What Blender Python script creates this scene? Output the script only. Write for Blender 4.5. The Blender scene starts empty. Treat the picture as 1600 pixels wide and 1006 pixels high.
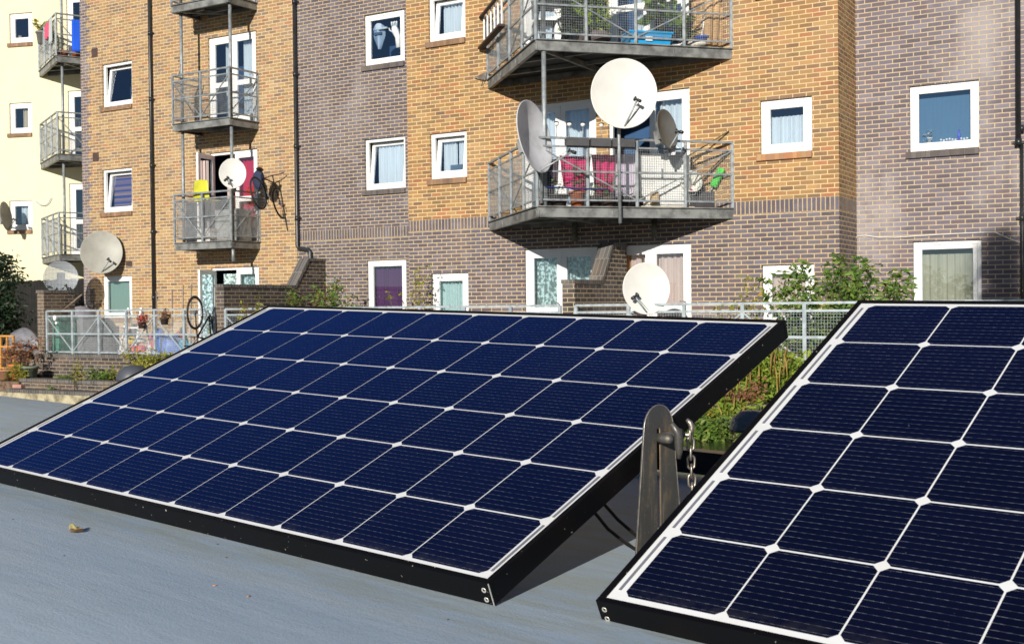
import bpy, math, random
import numpy as np
from mathutils import Matrix, Vector
random.seed(7); rng = np.random.default_rng(11)
R = math.radians
# ------------------------------------------------------------------ camera, sky, sun, exposure
scene = bpy.context.scene
col = scene.collection
ZC = 1.9                                   # eye height above the canal water
FPX = 1810.8
CR = Vector((0.9999430, -0.0001462, -0.0106701)); CD = Vector((-0.0106711, -0.0136973, -0.9998492)); CF = Vector((0.0, 0.9999062, -0.0136980))
cam_d = bpy.data.cameras.new("camera"); cam = bpy.data.objects.new("camera", cam_d); col.objects.link(cam)
cam_d.sensor_width = 36; cam_d.lens = 36*FPX/1600; cam_d.clip_start = .05; cam_d.clip_end = 500
cam_d.dof.use_dof = True; cam_d.dof.focus_distance = 3.2; cam_d.dof.aperture_fstop = 18
m = Matrix(((CR.x, -CD.x, -CF.x, 0), (CR.y, -CD.y, -CF.y, 0), (CR.z, -CD.z, -CF.z, ZC), (0, 0, 0, 1)))
cam.matrix_world = m
scene.camera = cam
SUN_EL, SUN_AZ = R(18.8), math.atan2(-.31, -.95)
world = bpy.data.worlds.new("World"); scene.world = world; world.use_nodes = True
wn = world.node_tree.nodes; wl = world.node_tree.links
sky = wn.new("ShaderNodeTexSky"); sky.sky_type = 'NISHITA'; sky.sun_disc = False
sky.sun_elevation = SUN_EL; sky.sun_rotation = SUN_AZ; sky.air_density = .8; sky.dust_density = .1; sky.ozone_density = 4.0
wl.new(sky.outputs[0], wn["Background"].inputs[0]); wn["Background"].inputs[1].default_value = .05
sd = bpy.data.lights.new("sun", 'SUN'); sd.energy = 5.0; sd.angle = R(.5); sd.color = (1.0, .94, .84)
so = bpy.data.objects.new("sun", sd); col.objects.link(so)
to_sun = Vector((math.sin(SUN_AZ)*math.cos(SUN_EL), math.cos(SUN_AZ)*math.cos(SUN_EL), math.sin(SUN_EL)))
so.rotation_euler = to_sun.to_track_quat('Z', 'Y').to_euler()
scene.view_settings.view_transform = 'Standard'; scene.view_settings.look = 'None'
scene.view_settings.exposure = .22; scene.view_settings.gamma = 1
scene.render.engine = 'CYCLES'
scene.cycles.max_bounces = 8; scene.cycles.transparent_max_bounces = 24

# ------------------------------------------------------------------ frames of reference
TH = 0.53738
FO = Vector((0, 21.8, 0))                   # facade frame: x along the wall, y into the building, z up from the water
FM = Matrix.Translation(FO) @ Matrix.Rotation(-TH, 4, 'Z')
TC = R(13); CO = Vector((-13.94, 33, 0)); CM = Matrix.Translation(CO) @ Matrix.Rotation(-TC, 4, 'Z')
def ray(px, py): return (CR*((px-800)/FPX) + CD*((py-503)/FPX) + CF)
def P(px, py, yl=0.0, M=FM):                # where the sight line meets the plane y = yl of a facade frame
    Mi = M.inverted(); o = Mi @ Vector((0, 0, ZC)); d = Mi.to_3x3() @ ray(px, py)
    k = (yl-o.y)/d.y; q = o + d*k
    return q
def S(px, yl=0.0, M=FM): return P(px, 480, yl, M).x
def W(px, py, Y):                           # world point at distance Y ahead
    d = ray(px, py); return Vector((0, 0, ZC)) + d*(Y/d.y)

# ------------------------------------------------------------------ objects
def tag(o, label=None, cat=None, group=None, kind=None):
    if label: o['label'] = label
    if cat: o['category'] = cat
    if group: o['group'] = group
    if kind: o['kind'] = kind
    return o
def thing(name, label, cat, M=None, group=None):
    o = bpy.data.objects.new(name, None); col.objects.link(o); o.empty_display_size = .1
    if M is not None: o.matrix_world = M
    return tag(o, label, cat, group)
def fac(p, rot=0.0, M=FM): return M @ Matrix.Translation(Vector(p)) @ Matrix.Rotation(rot, 4, 'Z')
def wor(p, rot=0.0): return Matrix.Translation(Vector(p)) @ Matrix.Rotation(rot, 4, 'Z')
def copy_tree(o, parent=None):
    c = o.copy(); col.objects.link(c)
    if parent: c.parent = parent; c.matrix_parent_inverse = o.matrix_parent_inverse.copy()
    for ch in [x for x in bpy.data.objects if x.parent == o]: copy_tree(ch, c)
    return c
class MB:
    def __init__(s): s.v = []; s.f = []; s.sm = []
    def add(s, vs, fs, smooth=False):
        b = len(s.v); s.v += [tuple(v) for v in vs]; s.f += [tuple(i+b for i in f) for f in fs]; s.sm += [smooth]*len(fs); return s
    def box(s, x0, x1, y0, y1, z0, z1, M=None):
        vs = [Vector((x, y, z)) for z in (z0, z1) for y in (y0, y1) for x in (x0, x1)]
        if M is not None: vs = [M @ v for v in vs]
        return s.add(vs, [(0, 2, 3, 1), (4, 5, 7, 6), (0, 1, 5, 4), (2, 6, 7, 3), (0, 4, 6, 2), (1, 3, 7, 5)])
    def quad(s, *p): return s.add(p, [tuple(range(len(p)))])
    def bar(s, p, q, w, h=None, up=(0, 0, 1), caps=True):
        h = h or w; p = Vector(p); q = Vector(q); d = (q-p).normalized(); up = Vector(up)
        if abs(d.dot(up)) > .98: up = Vector((0, 1, 0))
        a = d.cross(up).normalized(); b = a.cross(d).normalized(); vs = []
        for c in (p, q):
            for i, j in ((-1, -1), (1, -1), (1, 1), (-1, 1)): vs.append(c + a*(i*w/2) + b*(j*h/2))
        fs = [(0, 1, 5, 4), (1, 2, 6, 5), (2, 3, 7, 6), (3, 0, 4, 7)]
        if caps: fs += [(3, 2, 1, 0), (4, 5, 6, 7)]
        return s.add(vs, fs)
    def tube(s, pts, r, n=8, closed=False, smooth=True):
        pts = [Vector(p) for p in pts]; k = len(pts); rs = r if isinstance(r, (list, tuple)) else [r]*k
        vs = []; a = None
        for i, p in enumerate(pts):
            t = (pts[(i+1) % k] - pts[i-1]) if closed else (pts[min(i+1, k-1)] - pts[max(i-1, 0)])
            t.normalize()
            if a is None:
                a = t.cross(Vector((0, 0, 1)));
                if a.length < .1: a = t.cross(Vector((0, 1, 0)))
            else: a = a - t*a.dot(t)
            a.normalize(); b = t.cross(a)
            for j in range(n):
                w = 2*math.pi*j/n; vs.append(p + (a*math.cos(w) + b*math.sin(w))*rs[i])
        fs = []
        for i in range(k if closed else k-1):
            i2 = (i+1) % k
            for j in range(n): fs.append((i*n+j, i*n+(j+1) % n, i2*n+(j+1) % n, i2*n+j))
        if not closed: fs += [tuple(range(n))[::-1], tuple((k-1)*n+j for j in range(n))]
        return s.add(vs, fs, smooth)
    def lathe(s, prof, n=24, M=None, smooth=True, sx=1, sy=1):
        vs = []
        for r, z in prof:
            for j in range(n):
                w = 2*math.pi*j/n; vs.append(Vector((r*math.cos(w)*sx, r*math.sin(w)*sy, z)))
        if M is not None: vs = [M @ v for v in vs]
        fs = []
        for i in range(len(prof)-1):
            for j in range(n): fs.append((i*n+j, i*n+(j+1) % n, (i+1)*n+(j+1) % n, (i+1)*n+j))
        return s.add(vs, fs, smooth)
    def sheet(s, fn, nu, nv, smooth=True):
        vs = [fn(i/nu, j/nv) for j in range(nv+1) for i in range(nu+1)]
        fs = [(j*(nu+1)+i, j*(nu+1)+i+1, (j+1)*(nu+1)+i+1, (j+1)*(nu+1)+i) for j in range(nv) for i in range(nu)]
        return s.add(vs, fs, smooth)
    def sphere(s, c, r, n=12, sc=(1, 1, 1)):
        prof = [(math.sin(math.pi*i/n)*r, -math.cos(math.pi*i/n)*r) for i in range(n+1)]
        return s.lathe(prof, n*2, Matrix.Translation(Vector(c)) @ Matrix.Diagonal((sc[0], sc[1], sc[2], 1)))
    def build(s, name, mat, parent=None, label=None):
        me = bpy.data.meshes.new(name); me.from_pydata(s.v, [], s.f); me.polygons.foreach_set('use_smooth', s.sm)
        if mat: me.materials.append(mat)
        me.update(); o = bpy.data.objects.new(name, me); col.objects.link(o)
        if parent is not None: o.parent = parent
        if label: o['label'] = label
        return o
def bevel(o, w=.003, seg=2):
    b = o.modifiers.new('bevel', 'BEVEL'); b.width = w; b.segments = seg; b.limit_method = 'ANGLE'; return o

# ------------------------------------------------------------------ materials
MATS = {}
class NT:
    def __init__(s, name):
        s.m = bpy.data.materials.new(name); s.m.use_nodes = True; s.n = s.m.node_tree.nodes; s.l = s.m.node_tree.links
        s.b = s.n['Principled BSDF']; s.out = s.n['Material Output']
    def put(s, sock, v):
        if v is None: return
        if hasattr(v, 'is_output'): s.l.new(v, sock)
        else:
            try: sock.default_value = v
            except Exception: sock.default_value = (*v, 1) if len(v) == 3 else v
    def math(s, op, a, b=None, c=None, clamp=False):
        n = s.n.new('ShaderNodeMath'); n.operation = op; n.use_clamp = clamp
        for i, v in enumerate((a, b, c)): s.put(n.inputs[i], v)
        return n.outputs[0]
    def smooth(s, v, a, b, lo=0., hi=1.):
        n = s.n.new('ShaderNodeMapRange'); n.interpolation_type = 'SMOOTHSTEP'
        for i, w in enumerate((v, a, b, lo, hi)): s.put(n.inputs[i], w)
        return n.outputs[0]
    def mix(s, f, a, b, bt='MIX'):
        n = s.n.new('ShaderNodeMix'); n.data_type = 'RGBA'; n.blend_type = bt
        s.put(n.inputs[0], f); s.put(n.inputs[6], a if hasattr(a, 'is_output') else (*a, 1)); s.put(n.inputs[7], b if hasattr(b, 'is_output') else (*b, 1))
        return n.outputs[2]
    def xyz(s, v):
        n = s.n.new('ShaderNodeSeparateXYZ'); s.l.new(v, n.inputs[0]); return n.outputs
    def comb(s, x, y, z):
        n = s.n.new('ShaderNodeCombineXYZ')
        for i, v in enumerate((x, y, z)): s.put(n.inputs[i], v)
        return n.outputs[0]
    def obj(s): return s.tc('Object')
    def tc(s, k):
        n = s.n.new('ShaderNodeTexCoord'); return n.outputs[k]
    def noise(s, vec, scale, detail=4, rough=.55, dist=0):
        n = s.n.new('ShaderNodeTexNoise'); s.put(n.inputs['Vector'], vec); s.put(n.inputs['Scale'], scale)
        s.put(n.inputs['Detail'], detail); s.put(n.inputs['Roughness'], rough); s.put(n.inputs['Distortion'], dist); return n.outputs[0]
    def vscale(s, v, k):
        n = s.n.new('ShaderNodeVectorMath'); n.operation = 'MULTIPLY'; s.l.new(v, n.inputs[0]); n.inputs[1].default_value = k; return n.outputs[0]
    def white(s, vec):
        n = s.n.new('ShaderNodeTexWhiteNoise'); s.l.new(vec, n.inputs[0]); return n.outputs[0]
    def ramp(s, f, stops, interp='LINEAR'):
        n = s.n.new('ShaderNodeValToRGB'); s.l.new(f, n.inputs[0]); cr = n.color_ramp; cr.interpolation = interp
        while len(cr.elements) < len(stops): cr.elements.new(.5)
        for e, (p, c) in zip(cr.elements, stops): e.position = p; e.color = (*c, 1)
        return n.outputs[0]
    def bump(s, h, st=.3, d=.01):
        n = s.n.new('ShaderNodeBump'); s.l.new(h, n.inputs['Height']); n.inputs['Strength'].default_value = st; n.inputs['Distance'].default_value = d
        s.l.new(n.outputs[0], s.b.inputs['Normal'])
    def set(s, **k):
        for a, v in k.items(): s.put(s.b.inputs[{'col': 'Base Color', 'rough': 'Roughness', 'metal': 'Metallic', 'spec': 'Specular IOR Level', 'coat': 'Coat Weight', 'coatr': 'Coat Roughness', 'alpha': 'Alpha', 'ior': 'IOR', 'trans': 'Transmission Weight'}[a]], (*v, 1) if isinstance(v, tuple) and len(v) == 3 else v)
        return s.m
def plain(name, c, rough=.6, metal=0, var=.12, scale=6, bump=0, spec=.4, coat=0):
    """a colour with dirt-like variation and optional grain"""
    k = (name,)
    if k in MATS: return MATS[k]
    t = NT(name); nz = t.noise(t.obj(), scale, 5, .6)
    f = t.smooth(nz, .35, .7)
    a = tuple(min(1, x*(1+var)) for x in c); b = tuple(x*(1-var*1.3) for x in c)
    t.set(col=t.mix(f, a, b), rough=rough, metal=metal, spec=spec, coat=coat)
    if bump: t.bump(t.noise(t.obj(), scale*8, 4), bump, .01)
    MATS[k] = t.m; return t.m
def brick(name, pal, mortar, band=None, pal2=None, mortar2=None, course=.075, length=.225, mw=.0135):
    t = NT(name); o = t.xyz(t.obj()); nn = t.xyz(t.tc('Normal'))
    side = t.math('GREATER_THAN', t.math('ABSOLUTE', nn[0]), .6)
    u = t.math('ADD', t.math('MULTIPLY', o[0], t.math('SUBTRACT', 1, side)), t.math('MULTIPLY', o[1], side)); 
    top = t.math('GREATER_THAN', t.math('ABSOLUTE', nn[2]), .6)
    z = t.math('ADD', t.math('MULTIPLY', o[2], t.math('SUBTRACT', 1, top)), t.math('MULTIPLY', o[1], top))
    wob = t.math('MULTIPLY', t.math('SUBTRACT', t.noise(t.obj(), 9, 2), .5), .007)
    u = t.math('ADD', u, wob); z = t.math('ADD', z, wob)
    def pattern(uu, zz, L, C, off):
        r = t.math('DIVIDE', zz, C); row = t.math('FLOOR', r); fz = t.math('SUBTRACT', r, row)
        sh = t.math('MULTIPLY', t.math('FLOORED_MODULO', row, 2.), off)
        q = t.math('ADD', t.math('DIVIDE', uu, L), sh); cl = t.math('FLOOR', q); fu = t.math('SUBTRACT', q, cl)
        du = t.math('MULTIPLY', t.math('MINIMUM', fu, t.math('SUBTRACT', 1, fu)), L)
        dz = t.math('MULTIPLY', t.math('MINIMUM', fz, t.math('SUBTRACT', 1, fz)), C)
        d = t.math('MINIMUM', du, dz)
        return t.smooth(d, mw/2-.0015, mw/2+.0025), t.white(t.comb(cl, row, off)), t.white(t.comb(row, cl, 7.7))
    mask, idn, id2 = pattern(u, z, length, course, .5)
    n1 = len(pal); c1 = t.ramp(idn, [(i/n1, c) for i, c in enumerate(pal)], 'CONSTANT')
    mo = mortar
    if band:                                   # soldier course at band, second palette below it
        b0, b1 = band
        sm, sid, sid2 = pattern(u, t.math('SUBTRACT', z, b0), course, (b1-b0), 0.)
        inb = t.math('MULTIPLY', t.math('GREATER_THAN', o[2], b0), t.math('LESS_THAN', o[2], b1))
        below = t.math('LESS_THAN', o[2], b1)
        mask = t.math('ADD', t.math('MULTIPLY', mask, t.math('SUBTRACT', 1, inb)), t.math('MULTIPLY', sm, inb))
        idb = t.math('ADD', t.math('MULTIPLY', idn, t.math('SUBTRACT', 1, inb)), t.math('MULTIPLY', sid, inb))
        p2 = pal2 or pal; c2 = t.ramp(idb, [(i/len(p2), c) for i, c in enumerate(p2)], 'CONSTANT')
        c1 = t.mix(below, c1, c2)
        mo = t.mix(below, mortar, mortar2 or mortar)
    val = t.math('ADD', .84, t.math('MULTIPLY', id2, .32))
    c1 = t.mix(1, c1, t.comb(val, val, val), 'MULTIPLY')
    grain = t.noise(t.obj(), 60, 4, .7)
    c1 = t.mix(t.smooth(grain, .3, .75, 0, .25), c1, (.08, .06, .05))
    # efflorescence and grime: pale and dark patches that belong to the wall
    big = t.noise(t.vscale(t.obj(), (1, 1, .55)), .8, 5, .6)
    c1 = t.mix(t.smooth(big, .48, .72, 0, .55 if 'purple' in name else .26), c1, (.44, .41, .42) if 'grey' in name else (.42, .30, .2))
    streak = t.noise(t.vscale(t.obj(), (3.2, 3.2, .25)), 1.0, 4, .6)
    c1 = t.mix(t.smooth(streak, .56, .8, 0, .35), c1, (.10, .085, .08))
    mm = t.mix(t.smooth(t.noise(t.obj(), 3.1, 4), .4, .7, 0, .35), mo if hasattr(mo, 'is_output') else mo, (.33, .26, .18))
    t.set(col=t.mix(mask, mm, c1), rough=t.math('SUBTRACT', .92, t.math('MULTIPLY', mask, .22)), spec=.3)
    t.bump(t.math('ADD', mask, t.math('MULTIPLY', grain, .35)), .6, .006)
    return t.m
YEL0 = [(.52, .30, .105), (.40, .205, .075), (.50, .32, .13), (.27, .145, .075), (.47, .25, .085), (.46, .19, .075), (.34, .18, .07), (.56, .33, .12), (.22, .135, .09), (.50, .27, .10), (.43, .235, .08), (.50, .19, .08), (.30, .19, .08), (.36, .23, .09)]
YELL0 = [(.54, .33, .13), (.42, .235, .10), (.56, .38, .18), (.30, .19, .12), (.49, .28, .11), (.50, .22, .10), (.24, .17, .13), (.56, .35, .15), (.45, .27, .12), (.40, .27, .16)]
GREY0 = [(.175, .150, .165), (.21, .185, .20), (.15, .122, .13), (.24, .22, .24), (.19, .135, .135), (.165, .145, .165), (.205, .165, .165), (.13, .11, .12)]
YEL = [(a*.76, b*.76, c*.84) for a, b, c in YEL0]; YELL = [(a*.73, b*.75, c*.80) for a, b, c in YELL0]; GREY = [(a*.62, b*.65, c*.76) for a, b, c in GREY0]
def soften(p, k=.30):
    m_ = [sum(c[i] for c in p)/len(p) for i in range(3)]; return [tuple(c[i]+(m_[i]-c[i])*k for i in range(3)) for c in p]
YEL = soften(YEL); YELL = soften(YELL); GREY = soften(GREY, .35)
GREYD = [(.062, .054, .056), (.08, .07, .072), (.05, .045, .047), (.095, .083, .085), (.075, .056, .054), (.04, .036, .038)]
B0, B1 = 3.39, 3.615
M_Y = brick('yellow_brick', YEL, (.66, .50, .26), (B0, B1), GREY, (.56, .42, .24))
M_L = brick('pale_yellow_brick', YELL, (.62, .50, .32))
M_G = brick('grey_brick', GREY, (.52, .40, .24), (B0, B1), GREY, (.50, .39, .22))
M_R = brick('grey_purple_brick', [(c[0]*1.28, c[1]*1.24, c[2]*1.22) for c in GREY], (.52, .41, .26))
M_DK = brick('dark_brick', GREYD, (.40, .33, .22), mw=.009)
M_COP = brick('coping_brick', [(.07, .07, .072), (.10, .098, .10), (.125, .12, .12), (.08, .076, .078)], (.20, .18, .15), course=.30, length=.075, mw=.012)
M_SILB = brick('brown_sill_brick', [(.20, .12, .07), (.28, .16, .09), (.24, .15, .10), (.33, .19, .10)], (.20, .14, .09), course=.3, length=.075, mw=.006)
M_SILR = brick('red_sill_brick', [(.40, .17, .08), (.46, .22, .10), (.35, .18, .10), (.45, .28, .14)], (.36, .24, .12), course=.3, length=.075, mw=.007)
M_SILG = brick('dark_sill_brick', [(.085, .075, .075), (.11, .095, .095), (.13, .115, .11)], (.13, .11, .09), course=.3, length=.075, mw=.006)
M_WHITE = plain('white_upvc', (.80, .80, .79), .3, var=.03, scale=3, spec=.5)
M_CREAM = plain('cream_render', (.72, .66, .44), .85, var=.035, scale=1.2, bump=.15)
M_GALV = plain('galvanised_steel', (.27, .295, .31), .5, .35, var=.22, scale=11)
M_GALVD = plain('galvanised_steel_beam', (.20, .205, .20), .6, .3, var=.35, scale=4)
M_FENCE = plain('pale_galvanised_rail', (.38, .43, .46), .45, .3, var=.18, scale=9)
M_DARK = plain('sky_tinted_interior', (.028, .075, .17), .9, var=.1)  # blue of the sky mirrored in the panes is put into the room colour
M_BLACK = plain('black_pipe', (.018, .02, .022), .35, var=.2, spec=.5)
M_STONE = plain('bank_stone', (.33, .29, .19), .9, var=.4, scale=5, bump=.4)
M_SOIL = plain('soil', (.13, .085, .055), .95, var=.5, scale=9, bump=.6)
M_PAVE = plain('paving', (.28, .24, .20), .9, var=.25, scale=3, bump=.2)
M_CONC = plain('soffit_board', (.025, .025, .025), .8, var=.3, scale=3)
def glass(name='window_glass', tint=(.90, .94, .97), refl=.0):
    if (name,) in MATS: return MATS[(name,)]
    t = NT(name); n = t.n; tr = n.new('ShaderNodeBsdfTransparent'); tr.inputs[0].default_value = (*tint, 1)
    gl = n.new('ShaderNodeBsdfGlossy'); gl.inputs['Roughness'].default_value = .015; gl.inputs[0].default_value = (.85, .92, 1, 1)
    fr = n.new('ShaderNodeFresnel'); fr.inputs[0].default_value = 1.55
    bp = n.new('ShaderNodeBump'); bp.inputs['Strength'].default_value = .04; t.l.new(t.noise(t.obj(), 1.4, 2), bp.inputs['Height']); t.l.new(bp.outputs[0], gl.inputs['Normal'])
    mx = n.new('ShaderNodeMixShader'); f2 = t.math('MULTIPLY', fr.outputs[0], 4.0, clamp=True)
    t.l.new(f2, mx.inputs[0]); t.l.new(tr.outputs[0], mx.inputs[1]); t.l.new(gl.outputs[0], mx.inputs[2]); t.l.new(mx.outputs[0], t.out.inputs[0])
    MATS[(name,)] = t.m; return t.m
M_GLASS = glass()
def cloth_mat(name, c, tr=.25, pat=None):
    if (name,) in MATS: return MATS[(name,)]
    t = NT(name); nz = t.noise(t.vscale(t.obj(), (30, 30, 2)), 1, 3)
    c2 = t.mix(t.smooth(nz, .35, .7, 0, .3), c, tuple(x*.75 for x in c))
    if pat == 'lace':
        l = t.smooth(t.noise(t.obj(), 16, 3, .6), .46, .56); c2 = t.mix(l, tuple(x*.35 for x in c), tuple(min(1, x*1.25) for x in c))
    if pat == 'stripe':
        z = t.xyz(t.obj())[2]; l = t.noise(t.comb(0., 0., t.math('MULTIPLY', z, 14)), 1, 2); c2 = t.mix(t.smooth(l, .42, .58), (.30, .22, .22), (.05, .08, .25))
    if pat == 'floral':
        l = t.smooth(t.noise(t.obj(), 9, 2), .5, .55); c2 = t.mix(l, (.05, .05, .07), (.55, .45, .45))
    t.set(col=c2, rough=.9, spec=.1); MATS[(name,)] = t.m
    return t.m
CURT = dict(sky=cloth_mat('painted_sky_reflection', (.10, .19, .29)), white=cloth_mat('white_net_curtain', (.60, .66, .70)), teal=cloth_mat('pale_teal_curtain', (.42, .56, .55)), purple=cloth_mat('purple_curtain', (.10, .035, .12)),
            beige=cloth_mat('beige_curtain', (.52, .46, .34)), pink=cloth_mat('pinkish_curtain', (.60, .47, .42)), grey=cloth_mat('grey_green_curtain', (.38, .37, .29)), lace=cloth_mat('lace_curtain', (.42, .55, .54), pat='lace'),
            red=cloth_mat('red_curtain', (.55, .02, .06)), blind=cloth_mat('striped_blind', (.3, .2, .2), pat='stripe'), orange=cloth_mat('orange_curtain', (.62, .33, .12)), frost=cloth_mat('frosted_green', (.22, .33, .29)))
def leaf_mat(name, cols, rough=.5):
    if (name,) in MATS: return MATS[(name,)]
    t = NT(name); g = t.n.new('ShaderNodeNewGeometry')
    c = t.ramp(g.outputs['Random Per Island'], [(i/max(1, len(cols)-1), x) for i, x in enumerate(cols)])
    t.set(col=c, rough=rough, spec=.35)
    tl = t.n.new('ShaderNodeBsdfTranslucent'); t.l.new(c, tl.inputs[0]); mx = t.n.new('ShaderNodeMixShader'); mx.inputs[0].default_value = .3
    t.l.new(t.b.outputs[0], mx.inputs[1]); t.l.new(tl.outputs[0], mx.inputs[2]); t.l.new(mx.outputs[0], t.out.inputs[0])
    MATS[(name,)] = t.m; return t.m
LG = [(.05, .11, .02), (.10, .20, .03), (.18, .28, .05), (.08, .15, .03), (.26, .30, .07)]
LF_GREEN = leaf_mat('green_leaves', LG)
LF_YEL = leaf_mat('yellow_green_leaves', [(.10, .14, .02), (.26, .28, .04), (.38, .33, .05), (.14, .19, .03), (.45, .30, .05)])
LF_DARK = leaf_mat('dark_leaves', [(.012, .028, .012), (.02, .045, .02), (.035, .06, .025)])
LF_RUST = leaf_mat('rusty_leaves', [(.14, .05, .03), (.28, .12, .06), (.36, .18, .10), (.10, .08, .03)])
LF_RED = leaf_mat('red_flowers', [(.5, .03, .03), (.6, .10, .08), (.1, .12, .03)])
LF_TASSEL = leaf_mat('drooping_tassels', [(.42, .30, .07), (.34, .27, .06), (.30, .14, .06)])
M_STEM = plain('stem', (.12, .09, .04), .8)

# ------------------------------------------------------------------ foliage helpers
def leaves(mb, centres, rad, n, size, droop=.3, asp=.45, gauss=True):
    cs = np.array([list(c) for c in centres]); rad = np.broadcast_to(np.array(rad, dtype=float), (3,))
    idx = rng.integers(0, len(cs), n); off = rng.normal(0, .5, (n, 3)) if gauss else rng.uniform(-1, 1, (n, 3))
    pos = cs[idx] + off*rad
    for p in pos:
        d = Vector(rng.normal(0, 1, 3)); d.z = d.z*.6 - droop; d.normalize(); q = Vector(rng.normal(0, 1, 3)); a = d.cross(q).normalized()
        L = size*rng.uniform(.6, 1.35); w = L*asp; p = Vector(p); nrm = d.cross(a)
        mb.add([p, p+d*L*.45+a*w*.5+nrm*L*.06, p+d*L, p+d*L*.45-a*w*.5+nrm*L*.06], [(0, 1, 2, 3)])
def stems(mb, base, tips, r=.006):
    for t in tips:
        b = Vector(base)+Vector((random.uniform(-.03, .03), random.uniform(-.03, .03), 0)); t = Vector(t); mid = (b+t)/2+Vector((random.uniform(-.08, .08), random.uniform(-.05, .05), .04))
        mb.tube([b, mid, t], [r, r*.7, r*.3], 5)
def plant(name, label, cat, M, tips, rad, n, size, mat, group=None, asp=.45, droop=.3, r=.006, stem=True):
    t = thing(name, label, cat, M, group)
    if stem: s = MB(); stems(s, (0, 0, 0), tips, r); s.build('stem', M_STEM, t)
    l = MB()
    cs = []
    for q in tips:
        q = Vector(q)
        for k in (1, .85, .65): cs.append(q*k)
    leaves(l, cs, rad, n, size, droop, asp); l.build('foliage', mat, t); return t
def pot(mb, c, r, h): mb.lathe([(0, 0), (r*.72, 0), (r*.95, h*.85), (r*1.08, h*.85), (r*1.08, h), (r*.92, h), (r*.88, h*.85), (0, h*.85)], 16, Matrix.Translation(Vector(c)))

# ================================================================== SETTING
water_m = NT('canal_water'); water_m.set(col=(.03, .035, .018), rough=.06, spec=.5)
water_m.bump(water_m.noise(water_m.vscale(water_m.obj(), (1, 2.2, 1)), 3.0, 4, .6), .25, .05)
tag(MB().quad((-150, -60, 0), (150, -60, 0), (150, 60, 0), (-150, 60, 0)).build('water', water_m.m), kind='structure')
Mi = FM.inverted()
YF = -1.98                                   # line of the patio railing
gm = MB(); gm.box(-34, 40, YF+.11, 30, -.6, .80); g = gm.build('ground', M_PAVE); g.matrix_world = FM; tag(g, kind='structure')
tow = MB(); tow.box(-60, 60, -12, -1.6, -1, .45); tag(tow.build('towpath', plain('towpath_gravel', (.22, .19, .15), .95, var=.3, scale=8, bump=.4)), kind='structure')

# ------------------------------------------------------------------ bank wall with two planter steps
bank = thing('canal_bank_wall', 'low brick and stone canal bank stepping down to the water', 'retaining wall', FM)
X0, X1 = -26, 34
SLW = S(24, -3.0)                            # the planter steps start here
b = MB(); b.box(X0, X1, -3.26, -2.95, -1, .205); b.build('stone_edge', M_STONE, bank)
b = MB(); b.box(SLW, X1, -3.27, -2.93, .207, .275); b.build('lower_coping', M_COP, bank)
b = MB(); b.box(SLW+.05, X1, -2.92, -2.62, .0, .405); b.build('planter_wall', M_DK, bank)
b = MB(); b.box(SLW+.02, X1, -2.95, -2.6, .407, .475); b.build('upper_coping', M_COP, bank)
b = MB(); b.box(X0, X1, -2.6, YF-.12, -.3, .43); b.build('soil_bed', M_SOIL, bank)
b = MB(); b.box(X0, SLW, -2.95, -2.6, -.3, .40); b.build('soil_bed', M_SOIL, bank)
s75 = S(60, YF)
rw = thing('patio_retaining_wall', 'dark brick wall with brick coping carrying the patio railing', 'wall', FM)
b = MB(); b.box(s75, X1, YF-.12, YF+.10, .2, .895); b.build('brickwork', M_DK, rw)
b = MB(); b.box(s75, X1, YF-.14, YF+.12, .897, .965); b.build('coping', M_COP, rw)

# ------------------------------------------------------------------ apartment building
bld = thing('apartment_building', 'brick apartment block in yellow and grey bricks with balconies', 'building', FM)
YW = 1.1
sA = S(132, YW); sB = S(465.5, YW); sC = S(640, 0); sD = P(1311, 300, 0).x; sE = sD+9
HT = 13.2
def wall(name, mat, s0, s1, y, openings, z0=.2, z1=HT, rev=.13):
    """front sheet with openings and their brick reveals"""
    xs = sorted(set([s0, s1]+[v for o in openings for v in o[:2]])); zs = sorted(set([z0, z1]+[v for o in openings for v in o[2:4]]))
    mb = MB()
    for i in range(len(xs)-1):
        for j in range(len(zs)-1):
            cx, cz = (xs[i]+xs[i+1])/2, (zs[j]+zs[j+1])/2
            if any(o[0] < cx < o[1] and o[2] < cz < o[3] for o in openings): continue
            mb.quad((xs[i], y, zs[j]), (xs[i+1], y, zs[j]), (xs[i+1], y, zs[j+1]), (xs[i], y, zs[j+1]))
    for a, b_, c, d in openings:
        mb.quad((a, y, c), (a, y, d), (a, y+rev, d), (a, y+rev, c)); mb.quad((b_, y, d), (b_, y, c), (b_, y+rev, c), (b_, y+rev, d))
        mb.quad((a, y, d), (b_, y, d), (b_, y+rev, d), (a, y+rev, d)); mb.quad((b_, y, c), (a, y, c), (a, y+rev, c), (b_, y+rev, c))
    return mb
def frame_mb(x0, x1, z0, z1, y0, y1, w, wb=None):
    wb = wb or w; mb = MB()
    mb.box(x0, x0+w, y0, y1, z0, z1); mb.box(x1-w, x1, y0, y1, z0, z1); mb.box(x0+w, x1-w, y0, y1, z1-w, z1); mb.box(x0+w, x1-w, y0, y1, z0, z0+wb); return mb
def curtain_mb(x0, x1, z0, z1, y, waves, amp=.025, gather=0):
    ph = random.uniform(0, 6)
    def fn(u, v):
        g_ = gather*math.sin(math.pi*v)*(.5-u)
        return (x0+(x1-x0)*(u+g_), y+amp*math.sin(u*waves*6.283+ph)+amp*.5*math.sin(u*waves*15.1+ph*2), z0+(z1-z0)*v)
    return MB().sheet(fn, max(40, int(waves*8)), 4)
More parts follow.
